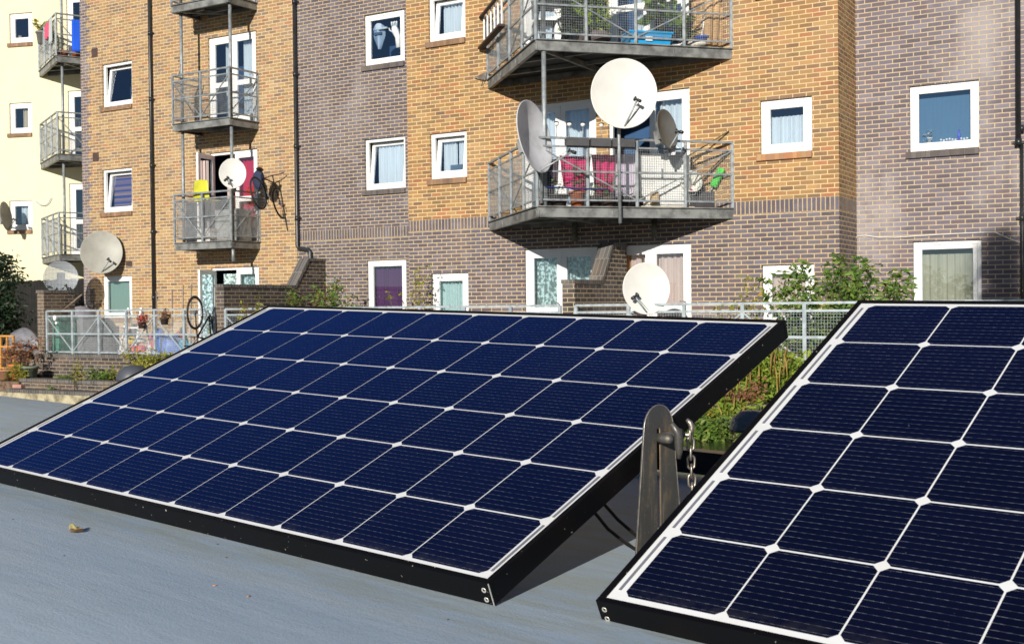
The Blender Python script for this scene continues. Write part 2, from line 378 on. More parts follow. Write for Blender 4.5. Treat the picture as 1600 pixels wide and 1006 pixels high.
def window(parent, o, y, kind, curt, sill, label=None, inset=.05, sill_lab=None, fw=None, sw=None):
    """a white window: fixed outer frame, sash, pane, curtain and brick sill; kind fixed or tilt"""
    x0, x1, z0, z1 = o; yf = y+inset; fw = sw = (.066 if y > .5 else .076)
    w = frame_mb(x0+.002, x1-.002, z0+.002, z1-.002, yf, yf+.07, fw).build('window', M_WHITE, parent, label); bevel(w, .006)
    zb = z0+fw; ang = R(-6.5) if kind == 'tilt' else 0
    ys = yf+.012 if kind != 'tilt' else yf+.055
    M = Matrix.Translation(Vector((0, ys, zb))) @ Matrix.Rotation(ang, 4, 'X') @ Matrix.Translation(Vector((0, -ys, -zb)))
    sh = frame_mb(x0+fw+.004, x1-fw-.004, zb+.004, z1-fw-.004, ys-.02, ys+.04, sw)
    sh.v = [tuple(M @ Vector(v)) for v in sh.v]; s_ = sh.build('sash', M_WHITE, w); bevel(s_, .005)
    a, b_, c, d = x0+fw+sw, x1-fw-sw, zb+sw, z1-fw-sw
    p = MB().quad(*[M @ Vector(q) for q in ((a, ys+.01, c), (b_, ys+.01, c), (b_, ys+.01, d), (a, ys+.01, d))]).build('pane', M_GLASS, w)
    if kind != 'tilt':
        MB().box(x0+(x1-x0)*.3, x1-(x1-x0)*.3, yf-.012, yf-.001, z1-.058, z1-.036).build('vent', M_WHITE, w)
    if sill: MB().box(x0-.06, x1+.0, y-.045, y+.05, z0-.108, z0-.002).build('sill', sill, w)
    for cc in curt:
        mat, u0, u1, v0, v1, wv = cc
        off = .22 if kind == 'tilt' else .14
        curtain_mb(x0+(x1-x0)*u0, x1-(x1-x0)*(1-u1), z0+(z1-z0)*v0, z0+(z1-z0)*v1, y+inset+off, wv).build('curtain', CURT[mat], w)  # with 'sky' this is no curtain but a sheet painting the sky reflection
    return w
def rect(px0, py0, px1, py1, y, h=None, w=None):
    a = P(px0, py0, y); b_ = P(px1, py1, y); x0, x1 = a.x, b_.x; z1, z0 = a.z, b_.z
    if w: x1 = x0+w
    if h: z0 = z1-h
    return (x0, x1, z0, z1)
# openings -----------------------------------------------------------
oR1 = rect(1420.9, 135.4, 1530, 231, YW, 1.08); oR0 = rect(1426.2, 377.7, 1533.5, 374, YW, 1.33)
oR2 = (oR1[0], oR1[1], oR1[2]+2.67, oR1[3]+2.67)
oY2 = rect(1187.5, 157.9, 1269, 236.7, 0, .89); oY2u = (oY2[0], oY2[1], oY2[2]+2.67, oY2[3]+2.67); oY2d = rect(1190.3, 414.3, 1271.9, 413, 0, 1.0)
t1 = P(670, 65.9, 0); oY1b = rect(671.5, 209.7, 729.7, 276, 0, .89); oY1 = (oY1b[0], oY1b[1], oY1b[2]+2.67, oY1b[3]+2.67); oY1d = rect(673.7, 427.3, 731.4, 426.3, 0, .95)
oM1 = rect(568.4, 24.6, 632.3, 95, YW, 1.09); oM1b = rect(569.3, 218.6, 633.8, 294.8, YW, 1.09); oM0 = rect(573, 407, 634.3, 405.5, YW, 1.25)
oL1 = rect(159.3, 101.8, 204, 162, YW, 1.075, 1.08); oL1b = rect(159.6, 266, 204, 329, YW, 1.075, 1.08); oL0 = rect(159.6, 431.8, 204, 430, YW, 1.05, 1.08)
# doors: (s0,s1,z0,z1)
FL = .86                                     # ground-floor level
dz = 2.67
ydl0, ydl1 = S(851, 0)-.5, S(934, 0); ydr0, ydr1 = S(953, 0), S(1080, 0)
ydl0 = S(820, 0)
zt = P(1078, 136.5, 0).z                     # head of the middle-level doors
doorsY = []
for k in (-1, 0, 1):
    doorsY += [(ydl0, ydl1, zt-2.12+k*dz, zt+k*dz), (ydr0, ydr1, zt-2.12+k*dz, zt+k*dz)]
ldz = P(404, 46.5, YW).z; ls0, ls1 = S(330.5, YW), S(405, YW)
doorsL = [(ls0, ls1, ldz-2.1+k*2.69, ldz+k*2.69) for k in (-2, -1, 0, 1)]
wall('w', None, 0, 1, 0, []).v
wall('brick_wall', M_L, sA, sB, YW, [oL1, oL1b, oL0]+doorsL).build('brick_wall', M_L, bld, 'yellow brick wall left of the black downpipe')
wall('brick_wall', M_G, sB+.001, sC+.6, YW, [oM1, oM1b, oM0]).build('brick_wall', M_G, bld, 'grey brick wall between the two yellow parts')
mb = wall('brick_wall', M_Y, sC, sD, 0, [oY1, oY1b, oY1d, oY2, oY2u, oY2d]+doorsY)
mb.quad((sD, 0, .2), (sD, YW, .2), (sD, YW, HT), (sD, 0, HT)); mb.quad((sC, YW, .2), (sC, 0, .2), (sC, 0, HT), (sC, YW, HT))
mb.build('brick_wall', M_Y, bld, 'projecting wall, yellow brick over a grey brick base')
wall('brick_wall', M_R, sD, sE, YW, [oR1, oR0, oR2]).build('brick_wall', M_R, bld, 'purplish grey brick wall at the right')
# quoins of grey bricks at the left corner, toothed into the yellow
q = MB()
for i in range(0, 170):
    q.box(sA-.002, sA+(.225 if (i//2) % 2 else .34), YW-.004, YW+.02, .2+i*.075, .2+(i+1)*.075)
q.build('quoins', M_R, bld)
MB().quad((sA, YW+12, .2), (sA, YW, .2), (sA, YW, HT), (sA, YW+12, HT)).build('side_wall', M_L, bld)
MB().quad((sE, YW, .2), (sE, YW+12, .2), (sE, YW+12, HT), (sE, YW, HT)).build('side_wall', M_R, bld)
i_ = MB(); i_.quad((sA+.01, YW+1.0, .2), (sE, YW+1.0, .2), (sE, YW+1.0, HT), (sA+.01, YW+1.0, HT)); i_.quad((sC+.62, .95, .2), (sD-.1, .95, .2), (sD-.1, .95, HT), (sC+.62, .95, HT))
i_.build('interior', M_DARK, bld)
MB().box(sA-.1, sE+.1, -.1, YW+12, HT, HT+.3).build('roof', M_CONC, bld)

# windows --------------------------------------------------------------
W1 = window(bld, oR1, YW, 'fixed', [('sky', .02, .98, .02, .98, .01)], M_SILG)  # flat 'sky' sheet behind the pane carries the reflected sky as painted colour
window(bld, oR0, YW, 'fixed', [('grey', .05, .93, .0, .84, 7)], None)
window(bld, oR2, YW, 'fixed', [('white', .1, .9, .1, .9, 8)], M_SILG)
window(bld, oY2, 0, 'fixed', [('white', .12, .86, .05, .70, 9)], M_SILR)
window(bld, oY2u, 0, 'fixed', [('white', .12, .86, .05, .90, 9)], M_SILR)
window(bld, oY2d, 0, 'fixed', [('pink', .05, .95, .0, .95, 8)], None)
window(bld, oY1, 0, 'tilt', [('white', .2, .95, .0, .93, 8)], M_SILB)
window(bld, oY1b, 0, 'tilt', [('white', .18, .55, .0, .93, 5), ('white', .58, .92, .0, .93, 5)], M_SILB)
window(bld, oY1d, 0, 'fixed', [('teal', .08, .92, .0, .95, 8)], None)
window(bld, oM1, YW, 'fixed', [], M_SILG)
window(bld, oM1b, YW, 'tilt', [('white', .15, .95, .0, .95, 10)], M_SILG)
window(bld, oM0, YW, 'fixed', [('purple', .05, .95, .0, .95, 7)], None)
window(bld, oL1, YW, 'tilt', [], M_SILB)
window(bld, oL1b, YW, 'tilt', [('blind', .05, .95, .15, .92, .01)], M_SILB)
window(bld, oL0, YW, 'fixed', [('frost', .02, .98, .0, .98, .01)], M_SILB)
def doors(parent, o, y, leaves_, curts, midrail=.92, inset=.05, open_=None):
    """glazed door unit: leaves_ = fractions of the leaf edges"""
    x0, x1, z0, z1 = o; yf = y+inset; w = frame_mb(x0+.002, x1-.002, z0, z1-.002, yf, yf+.07, .06).build('balcony_door', M_WHITE, parent); bevel(w, .006)
    n = len(leaves_)-1
    for i in range(n):
        a = x0+.06+(x1-x0-.12)*leaves_[i]; b_ = x0+.06+(x1-x0-.12)*leaves_[i+1]
        hinge = None
        lf = MB(); g_ = MB(); fr = .105; zc, zd = z0+.06, z1-.062
        def bx(mb, *q):
            mb.box(*q)
        lf.box(a+.003, a+fr, yf+.01, yf+.06, zc, zd); lf.box(b_-fr, b_-.003, yf+.01, yf+.06, zc, zd)
        lf.box(a+fr, b_-fr, yf+.01, yf+.06, zd-fr, zd); lf.box(a+fr, b_-fr, yf+.01, yf+.06, zc, zc+.17); lf.box(a+fr, b_-fr, yf+.01, yf+.06, zc+midrail-.06, zc+midrail+.06)
        g_.quad((a+fr, yf+.035, zc+.17), (b_-fr, yf+.035, zc+.17), (b_-fr, yf+.035, zd-fr), (a+fr, yf+.035, zd-fr))
        if open_ and open_[0] == i:
            hx = a if open_[2] == 'l' else b_
            T = Matrix.Translation(Vector((hx, yf+.01, 0))) @ Matrix.Rotation(R(open_[1]), 4, 'Z') @ Matrix.Translation(Vector((-hx, -yf-.01, 0)))
            for q_ in (lf, g_): q_.v = [tuple(T @ Vector(v)) for v in q_.v]
        bevel(lf.build('door_leaf', M_WHITE, w), .005); g_.build('pane', M_GLASS, w)
        MB().tube([(b_-.05, yf-.03, zc+1.0), (b_-.05, yf-.035, zc+1.06), (b_-.16, yf-.035, zc+1.06)], .009, 6).build('handle', M_GALV, w) if not open_ else None
    for m_, u0, u1, wv in curts:
        curtain_mb(x0+(x1-x0)*u0, x0+(x1-x0)*u1, z0+.08, z1-.14, y+.24, wv).build('curtain', CURT[m_], w)
    return w
for k in range(3):
    dl = doorsY[2*k]; dr = doorsY[2*k+1]
    doors(bld, dl, 0, (0, .5, 1), [[('lace', .05, .95, 9)], [('white', .05, .45, 5), ('white', .52, .95, 7)], [('white', .1, .5, 5), ('white', .6, .85, 3)]][k])
    doors(bld, dr, 0, (0, .5, 1), [[('orange', .0, .2, 2), ('pink', .2, .97, 10)], [('white', .58, .95, 6)], [('white', .3, .5, 3)]][k], open_=((0, -75, 'r') if k == 1 else None))
doors(bld, doorsL[0], YW, (0, .5, 1), [('lace', .1, .95, 7)], open_=(0, -78, 'l'))
doors(bld, doorsL[1], YW, (0, .5, 1), [('red', .36, .95, 7), ('pink', .2, .34, 2)], open_=(0, -78, 'l'))
doors(bld, doorsL[2], YW, (0, .5, 1), [('white', .22, .42, 3), ('white', .62, .95, 6)])
doors(bld, doorsL[3], YW, (0, .5, 1), [('red', .1, .6, 4)])

# balconies -------------------------------------------------------------
def lerp(a, b_, t): return tuple(a[i]+(b_[i]-a[i])*t for i in range(len(a)))
def wire_mesh(mb, a, b_, z0, z1, pitch=.04, w=.0035):
    L = math.hypot(b_[0]-a[0], b_[1]-a[1]); n = int(L/pitch); m_ = int((z1-z0)/pitch)
    for i in range(1, n): q_ = lerp(a, b_, i/n); mb.bar((*q_, z0), (*q_, z1), w, caps=False)
    for j in range(1, m_): zz = z0+(z1-z0)*j/m_; mb.bar((*a, zz), (*b_, zz), w, caps=False)
def rail_side(fr, ms, a, b_, z, n, diag, first=True, last=True, top=1.1):
    """posts, rails, diagonal braces and wire mesh from a to b above deck level z"""
    T = z+top; pn = z+top-.135; mid = z+.56; lo = z+.10
    for i in range(n+1):
        if (i == 0 and not first): continue
        q_ = lerp(a, b_, i/n); thick = .05
        fr.bar((*q_, z-.02), (*q_, T), thick, .03)
    fr.bar((*a, T), (*b_, T), .045, .035)
    for zz in (pn, mid, lo): fr.bar((*a, zz), (*b_, zz), .022, .03)
    for i, j, up in diag:                     # diagonal from bay i to bay j
        p0 = lerp(a, b_, i/n); p1 = lerp(a, b_, j/n)
        fr.bar((*p0, lo if up else pn), (*p1, pn if up else lo), .02)
    wire_mesh(ms, a, b_, lo, pn)
def balcony(parent, pts, z, bays, diags, M_post=None, label=None, bh=.15):
    """pts = plan outline from wall to wall; z = underside of the edge beams"""
    n = len(pts); fr = MB(); ms = MB(); bm = MB(); poly = pts
    for i in range(n-1):
        a, b_ = pts[i], pts[i+1]; d = Vector((b_[0]-a[0], b_[1]-a[1])).normalized(); nn = Vector((d.y, -d.x))   # outward
        if nn.y > 0 and abs(nn.y) > .05: nn = -nn
        bm.bar((*a, z+bh/2), (*b_, z+bh/2), .012, bh)
        for zz in (z+.006, z+bh-.006):       # channel flanges
            bm.bar((a[0]-nn.x*.03, a[1]-nn.y*.03, zz), (b_[0]-nn.x*.03, b_[1]-nn.y*.03, zz), .06, .010)
        # dark gap and thin deck edge above the beam
        bm.bar((*a, z+bh+.022), (*b_, z+bh+.022), .07, .018)
    for i in range(n-1):
        a, b_ = pts[i], pts[i+1]; d = Vector((b_[0]-a[0], b_[1]-a[1])).normalized(); nn = Vector((d.y, -d.x))
        if nn.y > 0 and abs(nn.y) > .05: nn = -nn
        for t in range(bays[i]+1):
            q_ = lerp(a, b_, min(.985, max(.015, t/bays[i])))
            for s_ in (-.06, .06): bm.sphere((q_[0]+d.x*s_+nn.x*.008, q_[1]+d.y*s_+nn.y*.008, z+bh-.035), .011, 4)
    deck = bm.build('balcony', M_GALVD, parent, label)
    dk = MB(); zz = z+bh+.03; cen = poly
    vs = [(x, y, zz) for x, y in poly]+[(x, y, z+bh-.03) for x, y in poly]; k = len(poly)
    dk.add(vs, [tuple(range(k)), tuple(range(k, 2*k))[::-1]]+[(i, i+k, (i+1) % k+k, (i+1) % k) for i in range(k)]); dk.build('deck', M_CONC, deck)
    jo = MB(); c = (sum(p_[0] for p_ in pts)/n, sum(p_[1] for p_ in pts)/n)
    mid = ((pts[0][0]+pts[-1][0])/2, pts[0][1]+0.0)
    apex = min(pts, key=lambda p_: p_[1])
    jo.bar((*mid, z+.06), (*apex, z+.06), .05, .09)
    for t in (.3, .62):
        p0 = lerp(pts[0], apex, t); p1 = lerp(pts[-1], apex, t); jo.bar((*p0, z+.08), (*p1, z+.08), .05, .07)
    jo.bar((pts[0][0]+.3, pts[0][1]-.02, z+.07), (pts[-1][0]-.1, pts[-1][1]-.02, z+.07), .05, .1); jo.build('joist', M_GALVD, deck)
    for i in range(n-1): rail_side(fr, ms, pts[i], pts[i+1], z+bh+.03, bays[i], diags[i], first=(i == 0))
    fr.build('railing', M_GALV, deck); ms.build('wire_mesh', M_GALV, deck)
    return deck
TY = [(-.47, .0), (1.957, -2.44), (4.36, .0)]
DY = [[(0, 2, False), (2, 4, True)], [(0, 2, False), (2, 4, True)]]
zy = [1.431+ZC, 4.113+ZC]
for z_ in zy:
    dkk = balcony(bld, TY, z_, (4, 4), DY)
# round posts standing between the balconies
for a_, b_ in ((zy[0]+.18, zy[1]+.02), (zy[1]+.18, zy[1]+2.7)): MB().tube([(2.02, -2.30, a_), (2.02, -2.30, b_)], .038, 12).build('post', M_GALV, bld)
M_STUB = plain('weathered_stub', (.10, .10, .08), .8, var=.4)
for x_ in (S(893, -.35), S(1018, -.35)):     # stub brackets below the lower balcony
    MB().tube([(x_, -.20, zy[0]+.05), (x_, -.20, zy[0]-.28)], .05, 12).build('post', M_STUB, bld)
TL_ = [(-9.13, .22), (-7.36, .22), (-7.33, YW)]
DL = [[(0, 1, False), (1, 2, True)], [(0, 1, True)]]
zl = [1.36+ZC, 4.085+ZC, 6.79+ZC]
def balcL(z_): return balcony(bld, [(-9.13, YW)]+TL_, z_, (1, 2, 1), [[(0, 1, True)]]+DL, bh=.14)
for z_ in zl: balcL(z_)
for x_, y_ in ((-9.02, .40), (-7.42, .33)):
    for k in range(3): MB().tube([(x_, y_, zl[k]+.16), (x_, y_, zl[k]+2.71)], .036, 10).build('post', M_GALV, bld)
MB().tube([(-7.42, .33, zl[0]+.05), (-7.42, .33, zl[0]-.3)], .036, 10).build('post', M_GALV, bld)

# downpipes, air bricks, cables ------------------------------------------
def pipe(parent, pts, r=.04, mat=M_BLACK, clips=()):
    mb = MB(); mb.tube(pts, r, 12)
    for z_ in clips:
        x_, y_ = pts[0][0], pts[0][1]; mb.tube([(x_, y_, z_-.05), (x_, y_, z_+.05)], r*1.3, 12); mb.box(x_-.09, x_+.09, y_+r-.01, y_+r+.03, z_-.02, z_+.02)
    return mb.build('downpipe', mat, parent)
x_ = S(241, YW-.05); pipe(bld, [(x_, YW-.06, HT), (x_, YW-.06, .6)], .043, clips=[2.2, 3.8, 5.4, 7.0, 8.6])
x_ = S(466.5, YW-.05); zk = P(468, 389, YW).z; x2 = S(486, YW-.06)
pipe(bld, [(x_, YW-.06, HT), (x_, YW-.06, zk+.06), (x_+.04, YW-.06, zk), (x2-.04, YW-.06, zk-.03), (x2, YW-.06, zk-.09), (x2, YW-.06, .6)], .043, clips=[3.9, 5.5, 7.1, 8.7])
x_ = P(1591, 100, YW-.05).x; z_ = P(1591, 228, YW).z; x2 = P(1597, 300, YW-.05).x
pipe(bld, [(x_, YW-.07, HT), (x_, YW-.07, z_)], .040, clips=[z_+.05]); pipe(bld, [(x2, YW-.06, z_+.02), (x2, YW-.06, .6)], .028, clips=[3.2, 4.6])
a = MB()
for px, py in ((148, 83), (150, 245.5)):
    q_ = P(px, py, YW); a.box(q_.x-.11, q_.x+.11, YW-.012, YW+.01, q_.z-.11, q_.z+.11)
q_ = P(202, 413, YW); a.box(q_.x-.11, q_.x+.11, YW-.012, YW+.01, q_.z-.08, q_.z+.08)
a.build('air_brick', plain('air_brick', (.07, .045, .04), .9), bld)
M_WIRE = plain('white_cable', (.62, .60, .55), .5)
pts = [P(x, y, YW-.02) for x, y in ((1336, 460), (1336.5, 374), (1340, 369), (1352, 368), (1372, 371), (1400, 371), (1430, 369), (1460, 367), (1530, 363.5), (1555, 363), (1575, 372), (1599, 381))]
tag(MB().tube([FM @ p_ for p_ in pts], .009, 6).build('cable', M_WIRE), 'thin white cable running along the grey brick wall at right', 'cable')
pts = [P(x, y, YW-.02) for x, y in ((186, 416), (210, 417), (240, 417))]
tag(MB().tube([FM @ p_ for p_ in pts], .006, 6).build('cable', M_WIRE), 'short pale cable on yellow brick beside the left downpipe', 'cable')

# wing walls between the patios ----------------------------------------------
def wing(px, label, zt=2.33, slope=True, w=.23):
    s0 = S(px, YF); t = thing('garden_wall', label, 'wall', FM, 'brick walls dividing the patios')
    y0 = YF-.02; y1 = YW if px < 700 else 0.0
    if px > 700: y1 = -.01
    prof = [(y0, .2), (y0, zt)]
    if slope: prof += [(y1-1.0, zt), (y1-.55, 2.92), (y1-.005, 2.92)]
    else: y1 = YF+.8; prof += [(y1-.005, zt)]
    prof += [(y1-.005, .2)]
    mb = MB(); k = len(prof); vs = [(s0, y, z) for y, z in prof]+[(s0+w, y, z) for y, z in prof]
    mb.add(vs, [tuple(range(k)), tuple(range(k, 2*k))[::-1]]+[(i, i+k, (i+1) % k+k, (i+1) % k) for i in range(k)])
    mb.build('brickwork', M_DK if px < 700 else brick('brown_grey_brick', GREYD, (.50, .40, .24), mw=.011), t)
    c = MB()
    for i in range(1, k-2):
        (ya, za), (yb, zb) = prof[i], prof[i+1]
        if i == 1: ya -= .02
        c.bar((s0+w/2, ya, za+.03), (s0+w/2, yb, zb+.03), w+.03, .065)
    c.build('coping', M_COP, t); return s0
wing(59.5, 'dark brick end wall at the far left beside the potted plants', 2.30, False)
sw2 = wing(338, 'dark brick wall with sloping top beside the hanging bicycle wheels')
sw3 = wing(880, 'brown brick wall with sloping top between the ground-floor doors', 2.26)

# patio railings --------------------------------------------------------------
def patio_rail(px0, px1, label, nb, diag, s0=None, s1=None):
    t = thing('patio_railing', label, 'railing', FM, 'galvanised railings along the patios')
    s0 = S(px0, YF) if s0 is None else s0; s1 = S(px1, YF) if s1 is None else s1
    a, b_ = (s0, YF-.03), (s1, YF-.03); z0 = .985; top = 1.90
    for i in range(nb+1): q_ = lerp(a, b_, i/nb); MB().bar((*q_, z0-.02), (*q_, top), .055, .04).build('post', M_FENCE, t)
    r = MB(); r.bar((*a, top), (*b_, top), .045, .035)
    for zz in (top-.115, top-.50, z0+.02): r.bar((*a, zz), (*b_, zz), .025, .035)
    for i in range(nb):
        for (k, up) in diag(i): p0 = lerp(a, b_, i/nb); p1 = lerp(a, b_, (i+1)/nb); r.bar((*p0, z0+.03 if up else top-.13), (*p1, top-.13 if up else z0+.03), .022)
    r.build('rail', M_FENCE, t); ms = MB(); wire_mesh(ms, a, b_, z0+.02, top-.115, .045, .0032); ms.build('wire_mesh', M_FENCE, t)
    return t
patio_rail(75, 338, 'pale metal railing with zigzag braces in front of the toys', 6, lambda i: [(0, i % 2 == 1)], s1=sw2-.02)
patio_rail(0, 0, 'pale metal railing behind the top edge of the large left solar panel', 8, lambda i: [(0, i % 2 == 1)] if i != 3 else [], s0=sw2+.28, s1=sw3-.05)
patio_rail(0, 0, 'pale mesh railing in front of the climbing bush at right', 9, lambda i: [(0, (i % 2) == 0)] if i in (1, 2, 3, 5, 6) else [], s0=sw3+.25, s1=S(1258, YF)+.0+(S(1258, YF)-sw3-.25)/4*5)
#@@PART2
# ================================================================== cream building at the far left
cb = thing('cream_building', 'cream rendered apartment block at the far left edge', 'building', CM)
def PC(px, py, yl=0.0): return P(px, py, yl, CM)
def rectc(px0, py0, px1, py1, h=None):
    a = PC(px0, py0); b_ = PC(px1, py1); return (a.x, b_.x, (b_.z if h is None else a.z-h), a.z)
cw = [rectc(14.3, 22, 51, 66), rectc(14.4, 161.7, 50.5, 207.5), rectc(14.4, 314, 51, 359)]
cA = PC(63, 200).x
cdx0, cdx1 = PC(106.5, 200).x, PC(106.5, 200).x+1.5
cz = [6.60+ZC, 4.0+ZC, 1.34+ZC]
cd = [(cdx0, cdx1, z_-2.68+.2, z_-2.68+.2+2.05) for z_ in (cz[0]+2.64, cz[0], cz[1], cz[2])]
wall('cream', M_CREAM, -14, 7, 0, cw+cd, z0=.2, z1=14).build('rendered_wall', M_CREAM, cb)
q = MB(); q.quad((-14, .9, .2), (7, .9, .2), (7, .9, 14), (-14, .9, 14)); q.build('interior', M_DARK, cb)
MB().box(-14, 7, 0, 10, 14, 14.2).build('roof', M_CONC, cb); MB().quad((7, 0, .2), (7, 10, .2), (7, 10, 14), (7, 0, 14)).build('side_wall', M_CREAM, cb)
window(cb, cw[0], 0, 'fixed', [('beige', .1, .35, .05, .3, 2)], M_SILB)
window(cb, cw[1], 0, 'fixed', [('beige', .45, .95, .0, .9, 6)], M_SILB)
window(cb, cw[2], 0, 'fixed', [('white', .35, .95, .0, .9, 5)], M_SILB)
for i, d_ in enumerate(cd): doors(cb, d_, 0, (0, .5, 1), [('beige', .3, .6, 4)] if i != 0 else [])
hb = 1.72
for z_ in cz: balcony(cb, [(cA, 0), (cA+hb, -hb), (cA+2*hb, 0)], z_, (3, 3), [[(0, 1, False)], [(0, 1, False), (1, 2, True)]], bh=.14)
for k in range(3): MB().tube([(cA+hb-.02, -hb+.28, cz[k]+.16), (cA+hb-.02, -hb+.28, cz[k]+2.62)], .036, 10).build('post', M_GALV, cb)
# dark gap between the blocks: timber fence in shade
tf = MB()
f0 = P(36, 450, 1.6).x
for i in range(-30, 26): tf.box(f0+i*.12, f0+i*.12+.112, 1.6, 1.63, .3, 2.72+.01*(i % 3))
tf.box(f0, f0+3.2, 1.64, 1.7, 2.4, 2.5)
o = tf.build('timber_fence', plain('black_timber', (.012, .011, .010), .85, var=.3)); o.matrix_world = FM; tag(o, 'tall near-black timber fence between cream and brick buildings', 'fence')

# ================================================================== satellite dishes
M_DW = plain('white_dish', (.60, .595, .56), .35, var=.035, scale=4, spec=.4)
M_DG = plain('grey_dish', (.11, .11, .105), .5, var=.15, scale=3)
M_DB = plain('beige_dish', (.33, .325, .29), .5, var=.08, scale=3)
M_DP = plain('pale_grey_dish', (.55, .56, .60), .4, var=.12, scale=4)
def perf(name):
    t = NT(name); t.set(col=(.30, .33, .36), rough=.5)
    o = t.xyz(t.obj()); s_ = .016
    fx = t.math('PINGPONG', o[0], s_); fz = t.math('PINGPONG', o[1], s_)
    h = t.math('GREATER_THAN', t.math('MULTIPLY', fx, fz), s_*s_*.28); a = t.math('SUBTRACT', 1, t.math('MULTIPLY', h, 1)); t.set(alpha=a); return t.m
M_PERF = perf('perforated_dish')
def dish(label, c, w, h, face, mat, elev=18, arm=True, pole=None, group='satellite dishes', roll=0, M=None, depth=.10, tip=(.0, -.32), lnbr=.035, back=.16, armlen=.55):
    """c = world centre of the bowl; face = world azimuth direction (x,y) it opens to"""
    fz = Vector((face[0], face[1], 0)).normalized(); fz = (fz*math.cos(R(elev)) + Vector((0, 0, math.sin(R(elev))))).normalized()
    fx = Vector((0, 0, 1)).cross(fz).normalized(); fy = fz.cross(fx)
    rot = Matrix((fx, fy, fz)).transposed().to_4x4() @ Matrix.Rotation(R(roll), 4, 'Z'); M0 = Matrix.Translation(Vector(c)) @ rot
    t = thing('satellite_dish', label, 'satellite dish', M0, group)
    D = depth*w; n = 10; prof = [(w/2*i/n, D*((i/n)**2)-D) for i in range(n+1)]
    prof += [(w/2+.012, .004), (w/2+.014, -.012), (w/2, -.016)]+[(w/2*i/n, D*((i/n)**2)-D-.014) for i in range(n-1, -1, -1)]
    MB().lathe(prof, 48, None, True, 1, h/w).build('reflector', mat, t)
    bk = MB(); bk.box(-.09, .09, -.14, .14, -D-.07, -D-.012); bk.box(-.05, .05, -.20, .02, -D-back, -D-.065); bk.build('bracket', M_GALVD, t)
    if arm:
        low = Vector((0, -h/2*.96, -.01))
        tip = Vector((tip[0]*w/2, tip[1]*h/2, w*armlen)); a = MB(); a.tube([low*1.0+Vector((0, 0, -.04)), low, tip], .014, 8)
        a.bar(low*.92+Vector((.03, 0, 0)), tip*.9, .005); a.build('arm', M_GALV, t)
        l = MB(); d = (Vector((0, 0, -D*.3))-tip).normalized(); l.tube([tip-d*.07, tip-d*.01, tip, tip+d*.05, tip+d*.055], [lnbr*.8, lnbr*.8, lnbr*.6, lnbr*.6, lnbr*1.25], 14); l.build('receiver', M_BLACK, t)
    if pole:
        inv = M0.inverted(); p = MB(); p.tube([inv @ Vector(q_) for q_ in pole[0]], pole[1], 12); p.build('pole', M_GALV, t)
    return t
tocam = lambda p: (-p.x, -p.y)
# big white dish on a pole strapped to the balcony front
def bcf(px, off=0.0):                        # world point on the right-hand front of the triangular balconies
    Mi_ = FM.inverted(); o = Mi_ @ Vector((0, 0, ZC)); d = Mi_.to_3x3() @ ray(px, 300)
    n_ = Vector((1, -1, 0)).normalized(); k = (n_.dot(Vector((TY[2][0], 0, 0)))+off-n_.dot(o))/n_.dot(d); return o+d*k
def bcz(px, py, off=0.0):
    Mi_ = FM.inverted(); o = Mi_ @ Vector((0, 0, ZC)); d = Mi_.to_3x3() @ ray(px, py)
    n_ = Vector((1, -1, 0)).normalized(); k = (n_.dot(Vector((TY[2][0], 0, 0)))+off-n_.dot(o))/n_.dot(d); return FM @ (o+d*k)
c1 = bcz(975, 146, .32); pt = bcz(967, 205, .10); pb = bcz(969, 349, .10)
dish('largest white dish high on a steel pole in front of the balcony', c1, 1.05, 1.13, (c1.x*-1+.10*18, -c1.y), M_DW, elev=6, pole=([pb, pt, c1+Vector((-.05, .25, -.35)), c1+Vector((0, .18, -.05))], .028), depth=.09, tip=(.38, -.27), armlen=.14)
c2 = W(836, 213.5, 18.35)
dish('white dish seen edge-on at the left corner of the balcony', c2, 1.12, 1.15, (.87, -.47), M_DP, elev=10, pole=([W(846, 318, 18.72), W(846, 262, 18.72), c2+Vector((-.16, .14, -.25)), c2+Vector((-.17, .09, -.02))], .028), depth=.13, tip=(.1, -.66), armlen=.5)
c3 = W(1043, 202, 18.85)
dish('smaller grey dish on the balcony rail behind the largest dish', c3, .58, .64, (.78, -.62), M_DG, elev=10, pole=([W(1046, 244, 18.95), W(1046, 225, 18.95), c3+Vector((-.10, .07, -.02))], .022), depth=.14, armlen=.35)
c4 = W(1010, 450.5, 18.1)
dish('low white dish just above the railing by the beige curtains', c4, .72, .79, (-c4.x+3.0, -c4.y), M_DW, elev=6, tip=(-.55, -.35), depth=.08, armlen=.14, pole=([W(1008, 478, 18.3)+Vector((0, 0, -.5)), W(1008, 470, 18.3), c4+Vector((0, .15, -.02))], .025))
c5 = W(363.5, 271, 25.45)
dish('small white dish beside the yellow chair on the lowest left balcony', c5, .56, .64, (-c5.x*.6, -c5.y), M_DW, elev=6, tip=(-.43, -.47), depth=.08, armlen=.2, pole=([W(368, 300, 25.75), W(368, 285, 25.75), c5+Vector((0, .15, -.05))], .022))
c6 = W(158.5, 394, 28.55)
dish('large beige dish above the patio railing at far left', c6, .97, 1.05, (-c6.x*.75, -c6.y), M_DB, elev=10, tip=(.40, -.45), depth=.09, armlen=.15, pole=([c6+Vector((.15, .45, -.15)), c6+Vector((.08, .3, -.12)), c6+Vector((0, .12, -.05))], .022))
c7 = W(95, 433.5, 28.2)
dish('see-through perforated grey dish left of the beige dish', c7, .78, .80, (8, -24), M_PERF, elev=10, tip=(.36, -.65), depth=.08, armlen=.15, pole=([Vector((c7.x+.05, c7.y+.2, .8)), c7+Vector((.03, .17, -.1))], .02))
c8 = PC(10, 338, -.6); c8 = CM @ c8
